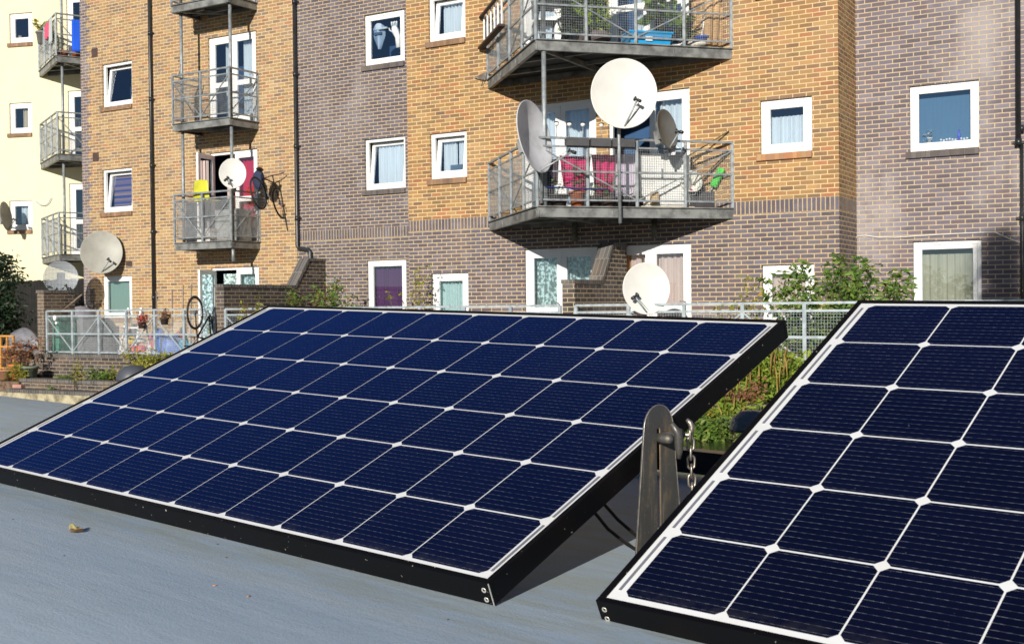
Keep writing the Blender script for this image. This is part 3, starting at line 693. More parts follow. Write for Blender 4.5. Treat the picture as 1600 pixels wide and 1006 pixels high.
dish('brownish dish seen edge-on on the cream wall', c8, .76, .80, (1, .02), plain('weathered_dish', (.22, .20, .17), .6), elev=8, depth=.12, armlen=.3, pole=([c8+Vector((-.25, .75, -.25)), c8+Vector((-.2, .1, -.1))], .02))

# ================================================================== balcony and patio contents
def mesh_thing(mb, name, mat, label, cat, M, group=None):
    o = mb.build(name, mat); o.matrix_world = M; return tag(o, label, cat, group)
def hanging(name, label, cat, a, b_, ztop, zbot, mat, M=FM, waves=2.5, amp=.02, group=None, taper=0):
    """cloth hung over a rail between plan points a and b"""
    L = math.hypot(b_[0]-a[0], b_[1]-a[1]); d = Vector(((b_[0]-a[0])/L, (b_[1]-a[1])/L)); nn = Vector((d.y, -d.x)); ph = random.uniform(0, 6)
    def fn(u, v):
        drop = (zbot-ztop)*v*(1-.12*math.sin(u*5+ph)*taper); am = amp*(.3+v); w_ = am*math.sin(u*waves*6.28+ph+v)
        uu = u*(1-taper*v*.3)+taper*v*.15
        return (a[0]+d.x*L*uu+nn.x*w_, a[1]+d.y*L*uu+nn.y*w_, ztop+drop+.012*math.sin(u*9+ph)*v)
    mb = MB(); mb.sheet(fn, 28, 10); ob = mb.build(name, mat); ob.matrix_world = M
    so_ = ob.modifiers.new('thick', 'SOLIDIFY'); so_.thickness = .008; return tag(ob, label, cat, group)
def tri(t, off=0.0, side=1, zz=0.0):          # plan point on a front of the triangular balcony, off = inwards
    a, b_ = (TY[1], TY[2]) if side == 1 else (TY[0], TY[1]); q_ = lerp(a, b_, t); n_ = (-.7071, .7071) if side == 1 else (.7071, .7071)
    return (q_[0]+n_[0]*off, q_[1]+n_[1]*off)
z0 = zy[0]+.18; z1 = zy[1]+.18
CL = lambda n, c, **k: cloth_mat(n, c, **k)
M_MAG = CL('magenta_cloth', (.50, .02, .13)); M_PINK = CL('pink_cloth', (.70, .38, .50)); M_LIL = CL('lilac_cloth', (.33, .16, .38))
hanging('towel', 'magenta cloth hanging left of the balcony pole, the wider one', 'cloth', tri(.14, .35), tri(.30, .35), z0+.86, z0+.30, M_MAG, taper=.6, amp=.04)
hanging('towel', 'magenta scarf with dark folds hanging right of the balcony post', 'cloth', tri(.31, .40), tri(.43, .40), z0+.90, z0+.22, M_MAG, taper=1.2, amp=.05)
hanging('shirt', 'pale pink cloth at the left end of the balcony washing', 'cloth', tri(.06, .5), tri(.15, .5), z0+.82, z0+.38, M_PINK, taper=.5)
hanging('shirt', 'lilac purple cloth hanging under the pink cloth', 'cloth', tri(.07, .62), tri(.14, .62), z0+.55, z0+.2, M_LIL, taper=.5)
# planters held between the top rails
M_PLT = plain('dark_planter', (.07, .07, .075), .6)
for t0, t1_, lab in ((.14, .25, 'dark planter trough between the rails, left of the flower lights'), (.26, .36, 'dark planter trough between the rails at the middle of the balcony'), (.37, .48, 'slatted grey planter trough between the rails beside the dish pole')):
    p_ = MB(); a, b_ = tri(t0, -.02), tri(t1_, -.02); p_.bar((*a, z0+1.035), (*b_, z0+1.035), .14, .13); mesh_thing(p_, 'planter', M_PLT, lab, 'planter', FM)
gl = plain('clear_globe', (.75, .75, .7), .15, var=.05)
for i, (px, lab) in enumerate(((870, 'round garden light on the rail nearest the edge-on dish'), (890, 'small garden light second along the rail from the edge-on dish'), (911, 'tall garden light third along the rail'), (940, 'garden light on the rail nearest the dish pole'))):
    q_ = FM.inverted() @ bcz(px, 225, -.03); t = thing('garden_light', lab, 'garden light', fac((q_.x, q_.y, z0+1.10)), 'lights along the balcony rail')
    MB().tube([(0, 0, 0), (0, 0, .20)], .008, 6).build('stake', M_GALV, t); s_ = MB(); s_.sphere((0, 0, .235), .038, 8); s_.build('globe', gl, t); MB().lathe([(0, .28), (.045, .262), (.045, .255), (0, .25)], 12).build('cap', M_BLACK, t)
# pots standing on the deck behind the lower rail
TERRA = plain('terracotta', (.52, .14, .05), .7); DKPOT = plain('dark_pot', (.06, .045, .04), .6); GPOT = plain('grey_pot', (.2, .2, .19), .7)
def potted(label, p, r, h, pm, M=FM, lf=LF_GREEN, n=90, ph=.3, size=.06, group='potted plants', rad=.09):
    t = thing('potted_plant', label, 'potted plant', M @ Matrix.Translation(Vector(p)), group)
    mb = MB(); pot(mb, (0, 0, 0), r, h); mb.build('pot', pm, t)
    if n:
        tips = [(random.uniform(-r, r)*.9, random.uniform(-r, r)*.9, h+ph*random.uniform(.4, 1)) for _ in range(5)]
        s_ = MB(); stems(s_, (0, 0, h*.8), tips, .004); s_.build('stem', M_STEM, t); l = MB(); leaves(l, tips+[(0, 0, h+ph*.3)], rad, n, size); l.build('foliage', lf, t)
    return t
potted('black potted plant on the balcony deck, nearest the corner', (*tri(.06, .18), z0), .13, .15, DKPOT, n=30)
potted('wide brown pot on the balcony deck left of the orange pot', (*tri(.12, .20), z0), .17, .20, DKPOT, n=60, ph=.2)
potted('orange terracotta pot with leafy plant under the magenta cloth', (*tri(.215, .20), z0), .14, .26, TERRA, n=140, ph=.45)
potted('black pot right of the orange pot', (*tri(.30, .20), z0), .13, .18, DKPOT, n=50, ph=.2)
potted('brown pot under the magenta scarf', (*tri(.375, .20), z0), .12, .17, plain('brown_pot', (.13, .08, .06), .7), n=70, ph=.4)
potted('black pot beside the foot of the dish pole', (*tri(.44, .20), z0), .13, .18, DKPOT, n=20, ph=.1)
potted('dark pot left of the white cabinet', (*tri(.52, .22), z0), .13, .19, DKPOT, n=14, ph=.1)
potted('orange pot behind the left side rail of the balcony', (*tri(.85, .25, 0), z0), .13, .22, TERRA, n=30, ph=.15)
# white cabinet
t = thing('cabinet', 'white cabinet behind the mesh at the middle of the balcony', 'cabinet', fac((*tri(.665, .40), z0), R(45)))
bevel(MB().box(-.46, .46, -.2, .2, .03, .90).build('body', plain('white_enamel', (.72, .72, .70), .35, var=.05), t), .02)
MB().box(-.44, -.01, -.222, -.203, .06, .87).build('door', plain('white_enamel_door', (.75, .75, .73), .3, var=.04), t); MB().box(.01, .44, -.222, -.203, .06, .87).build('door', MATS[('white_enamel_door',)], t)
MB().bar((-.06, -.24, .5), (-.06, -.24, .66), .015).build('handle', M_GALV, t)
MB().box(-.5, .5, -.28, .2, .0, .028).build('base_tray', plain('tan_tray', (.5, .45, .35), .6), t)
bevel(mesh_thing(MB().box(-.06, .06, -.06, .06, 0, .2), 'carton', plain('tan_card', (.5, .36, .2), .8), 'small tan carton at the foot of the white cabinet', 'carton', fac((*tri(.60, .12), z0+.06), R(45))), .008)
# lilac screen panel
mesh_thing(MB().box(-.22, .22, -.015, .015, 0, .92), 'board', plain('lilac_board', (.50, .44, .56), .6), 'tall pale lilac board left of the white cabinet', 'board', fac((*tri(.50, .45), z0), R(45)))
# brush, lantern, sticks at the right end
t = thing('broom', 'upturned broom with bright green bristles at the balcony right end', 'broom', fac((*tri(.93, .12), z0)))
MB().tube([(-.35, .1, .0), (-.05, 0, .40)], .012, 6).build('handle', M_GALV, t)
g_ = MB(); g_.box(-.06, .06, -.045, .045, -.17, .17, Matrix.Translation((.02, -.0, .52)) @ Matrix.Rotation(R(28), 4, 'Y')); bevel(g_.build('brush_head', plain('green_plastic', (.06, .55, .06), .4), t), .02)
t = thing('bucket', 'round white bucket lying behind the mesh left of the green broom', 'bucket', fac((*tri(.80, .25), z0+.42), R(20)))
MB().lathe([(0, -.13), (.12, -.13), (.19, .10), (.20, .10), (.20, .12), (.18, .12), (.12, -.10), (0, -.10)], 20, Matrix.Rotation(R(70), 4, 'X') @ Matrix.Rotation(R(20), 4, 'Y')).build('body', plain('white_plastic', (.66, .66, .60), .4), t)
MB().tube([(-.19, -.1, .0), (-.1, -.14, -.2), (.1, -.14, -.2), (.19, -.1, .0)], .006, 6).build('handle', M_GALV, t)
mesh_thing(MB().box(-.25, .25, -.15, .15, 0, .3), 'crate', plain('dark_crate', (.07, .065, .07), .7), 'dark crate under the white bucket on the balcony', 'crate', fac((*tri(.86, .38), z0), R(45)))
mesh_thing(MB().tube([(0, 0, 0), (.06, -.02, .2), (.14, .0, .26), (.2, .02, .2), (.24, 0, .05)], .05, 8), 'cushion', M_MAG, 'small red folded cloth beside the dark crate', 'cloth', fac((*tri(.77, .3), z0+.05), R(45)))
for (p0, p1, lab) in (((1066, 250), (1139, 205), 'bamboo cane leaning out to the right rail end'), ((1085, 290), (1136, 240), 'second cane leaning lower by the right rail end')):
    a = FM.inverted() @ bcz(*p0, -.3); b_ = FM.inverted() @ bcz(*p1, -.02); o = MB().tube([a, b_], .012, 6).build('cane', plain('cane', (.12, .10, .06), .8)); o.matrix_world = FM; tag(o, lab, 'cane')
# black bag and blue strap at the near corner
b = MB(); b.sheet(lambda u, v: (math.cos(u*6.283)*(.10+.05*math.sin(v*7+u*9)), math.sin(u*6.283)*.08, -.45*v), 16, 10); mesh_thing(b, 'bag', plain('black_bag', (.012, .012, .016), .5), 'crumpled black bag hanging at the near balcony corner', 'bag', fac((*tri(.05, .14), z0+.74)))
a, b_ = tri(.04, -.03), tri(.36, -.03); o = MB().bar((*a, z0+.30), (*b_, z0+.27), .008, .02).build('strap', plain('blue_strap', (.012, .02, .10), .6)); o.matrix_world = FM; tag(o, 'blue strap tied across the mesh in front of the pots', 'strap')
# plastic sheeting inside the left side rail
sm = NT('clear_sheeting'); sm.set(col=(.62, .64, .66), rough=.25, alpha=.22); sm.bump(sm.noise(sm.vscale(sm.obj(), (8, 8, 3)), 1, 4), .8, .03)
def sheeting(a, b_, zz0, zz1, lab, M=FM):
    d = Vector((b_[0]-a[0], b_[1]-a[1])).normalized(); nn = Vector((-d.y, d.x))
    mb = MB(); mb.sheet(lambda u, v: (a[0]+(b_[0]-a[0])*u+nn.x*.02*math.sin(u*23+v*4), a[1]+(b_[1]-a[1])*u+nn.y*.02*math.sin(u*23+v*4), zz0+(zz1-zz0)*v), 40, 10); o = mb.build('plastic_sheet', sm.m); o.matrix_world = M; return tag(o, lab, 'plastic sheet', 'clear plastic sheets behind railings')
sheeting(tri(.02, .05, 0), tri(.62, .05, 0), z0+.12, z0+.95, 'cloudy plastic sheet inside the left side of the lower right balcony')
sheeting((-9.08, .27), (-7.42, .27), zl[0]+.28, zl[0]+1.10, 'cloudy plastic sheet inside the front of the lowest left balcony')
sheeting((-7.40, .30), (-7.38, YW-.05), zl[0]+.28, zl[0]+1.10, 'cloudy plastic sheet inside the side of the lowest left balcony')
sheeting((S(120, YF+.1), YF+.08), (S(215, YF+.1), YF+.08), 1.02, 1.78, 'cloudy plastic sheet behind the patio railing, left of the toys')
sheeting((S(215, YF+.1), YF+.08), (S(300, YF+.1), YF+.08), 1.0, 1.70, 'thin plastic sheet behind the patio railing, round the blue bag')

# upper right balcony
def folding_table(label, p, rot, w=.5, h=.65, cat='folding table', back=False):
    t = thing('folding_'+('chair' if back else 'table'), label, cat, fac(p, rot)); m_ = M_BLACK
    tp = MB()
    for i in range(7): tp.box(-w/2, w/2, -w/2+i*w/7, -w/2+(i+.8)*w/7, h, h+.018)
    tp.box(-w/2, -w/2+.03, -w/2, w/2, h-.02, h-.001); tp.box(w/2-.03, w/2, -w/2, w/2, h-.02, h-.001); tp.build('seat' if back else 'tabletop', m_, t)
    for s_ in (-1, 1):
        MB().bar((s_*w*.42, -w*.45, 0), (s_*w*.42, w*.45, h), .018).build('leg', m_, t); MB().bar((s_*w*.36, w*.45, 0), (s_*w*.36, -w*.45, h), .018).build('leg', m_, t)
    if back: MB().box(-w/2, w/2, w*.45, w*.47, h+.25, h+.38).build('backrest', m_, t)
folding_table('black slatted folding table nearest the upper balcony corner post', (*tri(.12, .45), z1), R(20), .62, .68)
folding_table('black folding chair in front of the tall folding table', (*tri(.10, .70), z1), R(35), .38, .42, 'folding chair', True)
folding_table('black folding chair beside the green hedge screen', (*tri(.21, .40), z1), R(50), .40, .44, 'folding chair', True)
t = thing('hedge_screen', 'bright green leafy screen behind the folding furniture on the upper balcony', 'plant screen', fac((*tri(.29, .50), z1), R(45)))
l = MB(); leaves(l, [(x*.1, 0, z*.12) for x in range(-4, 5) for z in range(3, 12)], (.07, .03, .08), 2600, .05, .3); l.build('foliage', leaf_mat('lime_leaves', [(.24, .40, .03), (.34, .50, .04), (.42, .54, .07)]), t); MB().box(-.4, .4, .02, .05, 0, 1.3).build('frame', M_BLACK, t)
potted('big leafy potted plant right of the white door on the upper balcony', (*tri(.70, .5), z1), .16, .25, DKPOT, lf=LF_GREEN, n=60, ph=1.0, size=.30, rad=.14)
potted('low spiky potted plant between the big plant and the bamboo rolls', (*tri(.84, .45), z1), .15, .22, DKPOT, lf=LF_GREEN, n=70, ph=.35, size=.16)
t = thing('recycling_box', 'bright blue plastic box on the upper balcony deck', 'storage box', fac((*tri(.58, .22), z1), R(45)))
bm_ = plain('bright_blue_plastic', (.02, .30, .62), .35, var=.08); bx = MB(); bx.add([(-.34, -.18, 0), (.34, -.18, 0), (.34, .18, 0), (-.34, .18, 0), (-.37, -.21, .19), (.37, -.21, .19), (.37, .21, .19), (-.37, .21, .19)], [(0, 3, 2, 1), (0, 1, 5, 4), (1, 2, 6, 5), (2, 3, 7, 6), (3, 0, 4, 7), (4, 5, 6, 7)]); bx.build('body', bm_, t)
MB().box(-.39, .39, -.23, .23, .192, .215).build('lid', bm_, t); MB().box(-.10, .02, -.215, -.202, .06, .13).build('mark', M_WHITE, t)
tn = plain('bamboo', (.58, .37, .18), .7, var=.2)
for i, (tt, ln, lab) in enumerate(((.895, 1.5, 'thick tan bamboo roll leaning left of the thinner rolls'), (.93, 1.45, 'middle tan bamboo roll leaning at the upper balcony end'), (.96, 1.5, 'tan bamboo roll leaning nearest the wall on the upper balcony'))):
    p_ = tri(tt, .18); o = MB().tube([(0, 0, 0), (.04+.03*i, .06, ln)], [.085-.012*i]*2, 10).build('bamboo_roll', tn); o.matrix_world = fac((*p_, z1)); tag(o, lab, 'bamboo roll', 'bamboo rolls')
potted('deep blue bucket beside the bamboo rolls', (*tri(.87, .2), z1), .12, .22, plain('deep_blue_plastic', (.03, .08, .40), .4), n=0)
b = MB(); b.sphere((0, 0, .07), .14, 8, (1.4, 1, .5)); mesh_thing(b, 'bag', plain('white_plastic_bag', (.62, .58, .5), .5, var=.25, scale=12), 'crumpled whitish bag on the upper balcony deck by the blue bucket', 'bag', fac((*tri(.83, .15), z1)))
mesh_thing(MB().tube([(0, 0, 0), (.14, .1, 1.0)], .013, 6), 'pole', M_WHITE, 'thin white pole leaning by the blue bucket on the upper balcony', 'pole', fac((*tri(.855, .2), z1)))
b = MB(); b.sphere((0, 0, .12), .2, 8, (1.5, .9, .7)); mesh_thing(b, 'sack', plain('brown_sack', (.13, .10, .10), .8, var=.3), 'dark brown sack behind the mesh below the green screen', 'sack', fac((*tri(.32, .3), z1)))
# white slatted planter rack on the left side of the upper balcony
t = thing('planter_rack', 'rack with white upright slats hung on the upper balcony left rail', 'planter rack', fac((0, 0, 0)))
for i in range(6):
    q_ = tri(.01+i*.082, -.07, 0); MB().box(q_[0]-.013, q_[0]+.013, q_[1]-.012, q_[1]+.012, z1+.62, z1+1.22).build('slat', M_WHITE, t)
a, b_ = tri(-.02, -.12, 0), tri(.48, -.12, 0); s_ = MB(); s_.bar((*a, z1+.60), (*b_, z1+.64), .12, .04); s_.bar((*a, z1+1.18), (*b_, z1+1.22), .07, .03); s_.build('shelf', plain('brown_wood', (.06, .035, .025), .7), t)
# little satellite finial on the wall left of the balcony
t = thing('wall_lamp', 'small pale triangular bracket on the yellow bricks beside the upper balcony', 'bracket', fac(P(751, 123, -.05)))
MB().add([(-.16, 0, .03), (.14, 0, .12), (.10, -.14, .05), (.10, 0, -.05)], [(0, 1, 2), (0, 2, 3), (1, 3, 2), (0, 3, 1)]).build('plate', plain('rusty_white', (.5, .45, .42), .6, var=.3), t); MB().bar((.08, -.02, 0), (.03, -.02, -.16), .012).build('arm', M_BLACK, t)

# ---- left balconies
t = thing('chair', 'bright yellow plastic chair hooked over the lowest left balcony rail', 'chair', fac((-8.38, .34, zl[0]+.17), R(-4))); ye = plain('yellow_plastic', (.52, .50, .04), .4, var=.08)
bk_ = MB(); bk_.sheet(lambda u, v: ((u-.5)*(.56-.10*v), -.03*math.sin(math.pi*u)-.02, .98+.40*v+.03*math.sin(math.pi*u)*(v > .9)), 12, 8); o = bk_.build('backrest', ye, t); so_ = o.modifiers.new('thick', 'SOLIDIFY'); so_.thickness = .02
MB().box(-.24, .24, .0, .36, .93, .965).build('seat', ye, t)
bevel(mesh_thing(MB().box(-.17, .17, -.17, .17, 0, .95), 'bin', plain('dark_bin', (.05, .05, .055), .5), 'dark upright bin at the left end of the lowest left balcony', 'bin', fac((-8.85, .62, zl[0]+.17))), .03)
# foil-like wrapped furniture
wm = NT('wrinkled_wrap'); wm.set(col=(.38, .38, .36), rough=.22, spec=.6); wm.bump(wm.noise(wm.obj(), 9, 5, .7, 1.5), 1.0, .05)
mesh_thing(MB().box(-.36, .36, -.2, .2, 0, .72), 'wrapped_furniture', wm.m, 'stack of furniture wrapped in wrinkled plastic beside the yellow chair', 'covered furniture', fac((-7.78, .72, zl[0]+.17)))
b = MB(); b.box(-.2, .2, -.1, .1, 0, .3); mesh_thing(b, 'box', plain('pale_box', (.6, .55, .5), .6, var=.3, scale=12), 'small pale box on the deck under the yellow chair', 'box', fac((-8.3, .40, zl[0]+.17)))
def bicycle(label, M, wr=.33, full=True):
    t = thing('bicycle', label, 'bicycle', M); fr = MB(); bl = plain('bike_black', (.015, .015, .018), .4); 
    A, B_, C_, D_ = Vector((-.50, 0, wr)), Vector((-.08, 0, wr-.04)), Vector((-.22, 0, wr+.42)), Vector((.36, 0, wr+.45)); F_ = Vector((.52, 0, wr))
    for a, b_, r in ((A, B_, .011), (A, C_, .010), (B_, C_, .016), (B_, D_, .018), (C_, D_, .016), (D_, F_, .013), (D_, D_+Vector((-.04, 0, .16)), .014), (C_, C_+Vector((-.03, 0, .16)), .013)): fr.tube([a, b_], r, 8)
    fr.build('frame', bl, t)
    for cx in (A, F_):
        w_ = MB(); w_.tube([cx+Vector((math.cos(k*6.283/28)*wr, 0, math.sin(k*6.283/28)*wr)) for k in range(28)], .019, 8, closed=True); o = w_.build('wheel', plain('tyre', (.02, .02, .02), .7), t)
        w_ = MB(); w_.tube([cx+Vector((math.cos(k*6.283/28)*(wr-.028), 0, math.sin(k*6.283/28)*(wr-.028))) for k in range(28)], .010, 6, closed=True)
        for k in range(14): w_.bar(cx, cx+Vector((math.cos(k*6.283/14)*(wr-.03), 0, math.sin(k*6.283/14)*(wr-.03))), .0035, caps=False)
        w_.tube([cx-Vector((0, .05, 0)), cx+Vector((0, .05, 0))], .022, 8); w_.build('rim', M_GALV, o)
    h = MB(); q_ = D_+Vector((-.04, 0, .16)); h.tube([q_+Vector((.08, -.25, .02)), q_+Vector((.02, -.12, 0)), q_, q_+Vector((.02, .12, 0)), q_+Vector((.08, .25, .02))], .012, 8); h.build('handlebar', bl, t)
    s_ = MB(); s_.sphere(C_+Vector((-.05, 0, .18)), .12, 8, (1.1, .55, .3)); s_.build('saddle', bl, t)
    c_ = MB(); c_.tube([B_+Vector((math.cos(k*6.283/16)*.09, .04, math.sin(k*6.283/16)*.09)) for k in range(16)], .008, 6, closed=True); c_.bar(B_+Vector((0, .06, 0)), B_+Vector((.12, .06, -.12)), .02); c_.bar(B_+Vector((0, -.06, 0)), B_+Vector((-.12, -.06, .12)), .02); c_.build('crankset', M_GALV, t)
    return t
pb_ = FM @ P(420, 305, .25)
bicycle('bicycle hung outside the lowest left balcony with its wheels against the bricks', Matrix.Translation(W(421, 311, 25.5)) @ Matrix.Rotation(R(74), 4, 'Z') @ Matrix.Rotation(R(8), 4, 'Y') @ Matrix.Rotation(R(-12), 4, 'X') @ Matrix.Translation((0, 0, -.33)), .345)
bq = P(324, 497, YF-.22)
bicycle('upside-down bicycle hung outside the railing by the sloping brick wall', Matrix.Translation(FM @ bq) @ Matrix.Rotation(R(78), 4, 'Z') @ Matrix.Rotation(R(190), 4, 'Y') @ Matrix.Translation((.0, 0, -.33)), .31)
b = MB(); b.sphere((0, 0, 0), .16, 8, (1, .6, 1.4)); mesh_thing(b, 'jacket', plain('navy_jacket', (.02, .03, .07), .8), 'navy bundle draped over the hanging bicycle', 'jacket', fac(P(404, 281, .45)))
mesh_thing(MB().tube([(0, 0, 0), (.06, 0, .25)], .015, 6), 'rod', M_GALV, 'short metal rod at the left of the middle left balcony rail', 'rod', fac((-8.9, .2, zl[1]+1.25), 0))
hanging('towel', 'red cloth just visible on the topmost left balcony', 'cloth', (-8.9, .3), (-8.2, .3), zl[2]+1.1, zl[2]+.35, CURT['red'])

# ---- cream building balconies
def ct(t, off=0, side=1):
    a, b_ = ((cA+hb, -hb), (cA+2*hb, 0)) if side == 1 else ((cA, 0), (cA+hb, -hb)); q_ = lerp(a, b_, t); n_ = (-.7071, .7071) if side == 1 else (.7071, .7071); return (q_[0]+n_[0]*off, q_[1]+n_[1]*off)
zc_ = cz[0]+.17
hanging('towel', 'large blue towel hanging on the top balcony of the cream building', 'towel', ct(.16, -.05), ct(.95, -.05), zc_+.98, zc_+.14, CL('blue_cloth', (.02, .10, .62)), CM, waves=4, amp=.03)
hanging('scarf', 'dark floral cloth over the rail to the right of the blue towel', 'cloth', ct(.36, -.12), ct(.75, -.12), zc_+1.14, zc_+.72, cloth_mat('floral_cloth', (.4, .3, .3), pat='floral'), CM, waves=3, amp=.04, taper=.8)
hanging('towel', 'small pink towel on the left rail of the top cream balcony', 'towel', ct(.50, -.05, 0), ct(.72, -.05, 0), zc_+1.02, zc_+.62, CL('hot_pink_cloth', (.72, .10, .18)), CM)
hanging('towel', 'pale grey towel beside the small pink towel', 'towel', ct(.74, -.05, 0), ct(.93, -.05, 0), zc_+1.05, zc_+.38, CL('grey_cloth', (.42, .46, .46)), CM)
q_ = PC(66, 58, -.25); potted('grey pot with pale green plant hung outside the top cream balcony', (q_.x, q_.y, q_.z-.2), .17, .34, GPOT, CM, LF_YEL, 160, .28, .09)
for i, (tt, lab, mt) in enumerate(((.10, 'orange pot at the corner of the top cream balcony deck', TERRA), (.22, 'second orange pot on the top cream balcony deck', TERRA), (.42, 'orange pot under the blue towel', TERRA))): potted(lab, (*ct(tt, .2), zc_), .12, .17, mt, CM, n=10, ph=.05)
potted('leafy plant behind the rail corner of the top cream balcony', (*ct(.05, .35), zc_), .12, .2, DKPOT, CM, LF_GREEN, 120, .6, .08)
zc2 = cz[1]+.17; mesh_thing(MB().tube([(-.3, 0, 0), (-.2, 0, .15), (0, 0, .2), (.2, 0, .15), (.3, 0, 0)], .03, 8), 'stool', M_GALV, 'low metal stool on the middle cream balcony', 'stool', CM @ Matrix.Translation((*ct(.25, .4), zc2)))
pts = [PC(x, y, -.05) for x, y in ((56, 315), (62, 320), (70, 321.5), (76, 317), (80, 309))]
tag(MB().tube([CM @ p_ for p_ in pts], .012, 6).build('garland', plain('garland', (.30, .35, .55), .6)), 'thin drooping garland on the cream wall between window and door', 'garland')

# ---- patio behind the left railing
PY = YF+.45
def pat(px, y=PY): return S(px, y)
GZ = .80
green = plain('green_bin', (.05, .22, .15), .5)
t = thing('wheelie_bin', 'green wheeled bin behind the railing at the far left', 'bin', fac((pat(93), PY, GZ)))
bevel(MB().box(-.28, .28, -.25, .25, .05, .88).build('body', green, t), .03); bevel(MB().box(-.31, .31, -.29, .28, .885, .95).build('lid', green, t), .02)
b = MB(); b.lathe([(.0, .30), (.16, .27), (.34, .14), (.40, .0), (.38, -.02), (0, -.02)], 24); mesh_thing(b, 'parasol_cover', plain('grey_cover', (.20, .19, .22), .6), 'rounded grey cover peeking over the railing below the dishes', 'cover', fac((pat(126, .2), .2, 1.72)))
mesh_thing(MB().box(-.4, .4, -.3, .3, 0, .92), 'garden_table', plain('dark_grey_table', (.09, .09, .10), .6), 'dark covered garden table below the rounded grey cover', 'table', fac((pat(128, .2), .2, GZ)))
t = thing('step_ladder', 'white step ladder standing left of the red toys', 'ladder', fac((pat(196, YF+.7), YF+.7, GZ), R(15)))
for s_ in (-.2, .2): MB().bar((s_, 0, 0), (s_*.8, .35, 1.15), .045, .03).build('leg', M_WHITE, t); MB().bar((s_, .75, 0), (s_*.8, .37, 1.12), .03).build('leg', M_WHITE, t)
for i in range(4): MB().box(-.2, .2, -.02+.085*i, .14+.085*i, .2+.25*i, .225+.25*i).build('step', M_WHITE, t)
def toy(label, px, parts, y=YF+.35, name='toy', z=GZ):
    t = thing(name, label, 'toy', fac((pat(px, y), y, z)), 'toys on the patio')
    for nm, c, r, sc, cc in parts: s_ = MB(); s_.sphere(c, r, 8, sc); s_.build(nm, plain('toy_'+cc[0], cc[1], .35, var=.08), t)
    return t
RED = ('red', (.62, .03, .03)); YL = ('yellow', (.75, .55, .03)); BLU = ('blue', (.03, .12, .60)); CY = ('cyan', (.05, .45, .70)); WH = ('white', (.7, .7, .68)); PK = ('pink', (.75, .15, .3)); GN = ('green', (.05, .4, .15))
toy('red and yellow ride-on toy right of the step ladder', 205, [('body', (0, 0, .24), .16, (1.3, .8, .7), RED), ('seat', (.0, 0, .45), .11, (1, .8, .9), YL), ('wheel', (-.15, -.08, .1), .10, (1, .4, 1), ('tblack', (.03, .03, .03))), ('wheel', (.18, -.08, .1), .10, (1, .4, 1), WH)])
toy('red and white ride-on toy in the middle of the toys', 219, [('body', (0, 0, .26), .15, (1.2, .8, .7), RED), ('roof', (0, 0, .46), .13, (1.2, .8, .5), WH), ('wheel', (-.15, -.1, .1), .09, (1, .4, 1), ('tblack', (.03, .03, .03)))])
toy('small tricycle with white frame and pink seat', 236, [('seat', (0, 0, .5), .08, (1.2, .8, .6), PK), ('frame', (0, 0, .33), .10, (1.6, .3, .5), WH), ('wheel', (-.13, 0, .15), .12, (1, .25, 1), WH), ('wheel', (.15, 0, .15), .12, (1, .25, 1), RED)])
toy('pink and red ball cluster left of the blue bag', 243, [('ball', (0, 0, .38), .12, (1, 1, 1), RED), ('ball', (-.05, 0, .58), .08, (1, 1, 1), PK)])
toy('cyan star-shaped toy right of the blue bag', 289, [('arm', (0, 0, .35), .26, (1.0, .3, .25), CY), ('arm', (.02, -.02, .35), .24, (.25, .3, 1.0), CY), ('body', (-.02, -.03, .40), .13, (1, .6, 1), CY)])
toy('red and white toy above the cyan toy', 283, [('body', (0, 0, .58), .12, (1.2, .8, .7), RED), ('top', (.05, 0, .68), .07, (1, 1, 1), WH)], y=YF+.55)
mb = MB(); mb.sheet(lambda u, v: ((.36-.14*v*v)*math.cos(u*6.283)*(1+.13*math.sin(u*31+v*5)), (.26-.1*v*v)*math.sin(u*6.283)*(1+.13*math.sin(u*23)), .55*v+.02*math.sin(u*40)), 48, 10)
mb.sphere((-.27, 0, .58), .13, 8, (1, .8, 1.1)); mesh_thing(mb, 'bag', plain('blue_bag', (.05, .16, .55), .45, var=.25, scale=10), 'big crumpled blue bag behind the patio railing', 'bag', fac((pat(262, YF+.35), YF+.35, GZ)))
def basket(px, py, lab):
    q_ = P(px, py, YF-.12); t = thing('flower_basket', lab, 'flower basket', fac((q_.x, q_.y, q_.z)), 'flower baskets on the railing')
    l = MB(); leaves(l, [(0, 0, 0)], (.13, .1, .12), 160, .06, .4); l.build('foliage', LF_RUST if px > 250 else LF_RED, t); p_ = MB(); pot(p_, (0, 0, -.2), .09, .14); p_.build('pot', DKPOT, t)
basket(222, 498, 'red flower basket hooked on the railing above the toys'); basket(257, 492, 'rusty brown flower basket on the railing above the blue bag')
t = thing('clothes_rack', 'thin metal rack standing against the wall left of the open door', 'rack', fac((pat(268, -.2), -.2, GZ)))
r_ = MB()
for x in (-.5, .0, .35, .6): r_.bar((x, 0, 0), (x+.03, 0, 1.55+.1*(x > .3)), .02)
r_.bar((-.5, 0, 1.5), (.05, 0, 1.55), .02); r_.bar((-.5, 0, .9), (.6, 0, .95), .015); r_.build('frame', plain('rusty_rack', (.25, .20, .17), .6), t)
t = thing('wind_ornament', 'pale teal metal scroll ornament left of the perforated dish pole', 'ornament', fac(P(88, 470, YF+.4)))
r_ = MB(); r_.tube([(-.22, 0, -.1), (-.24, 0, .05), (-.15, 0, .12), (-.08, 0, .04), (0, 0, .14), (.08, 0, .05), (.06, 0, -.25)], .022, 8); r_.build('scroll', plain('teal_metal', (.42, .55, .52), .5), t)
a = P(96, 487, YF+.25); b_ = P(128, 460, YF+.25); mesh_thing(MB().tube([(0, 0, 0), b_-a], .018, 8), 'rod', plain('brown_rod', (.2, .14, .1), .6), 'brown rod leaning up to the right behind the dishes', 'rod', fac(a))
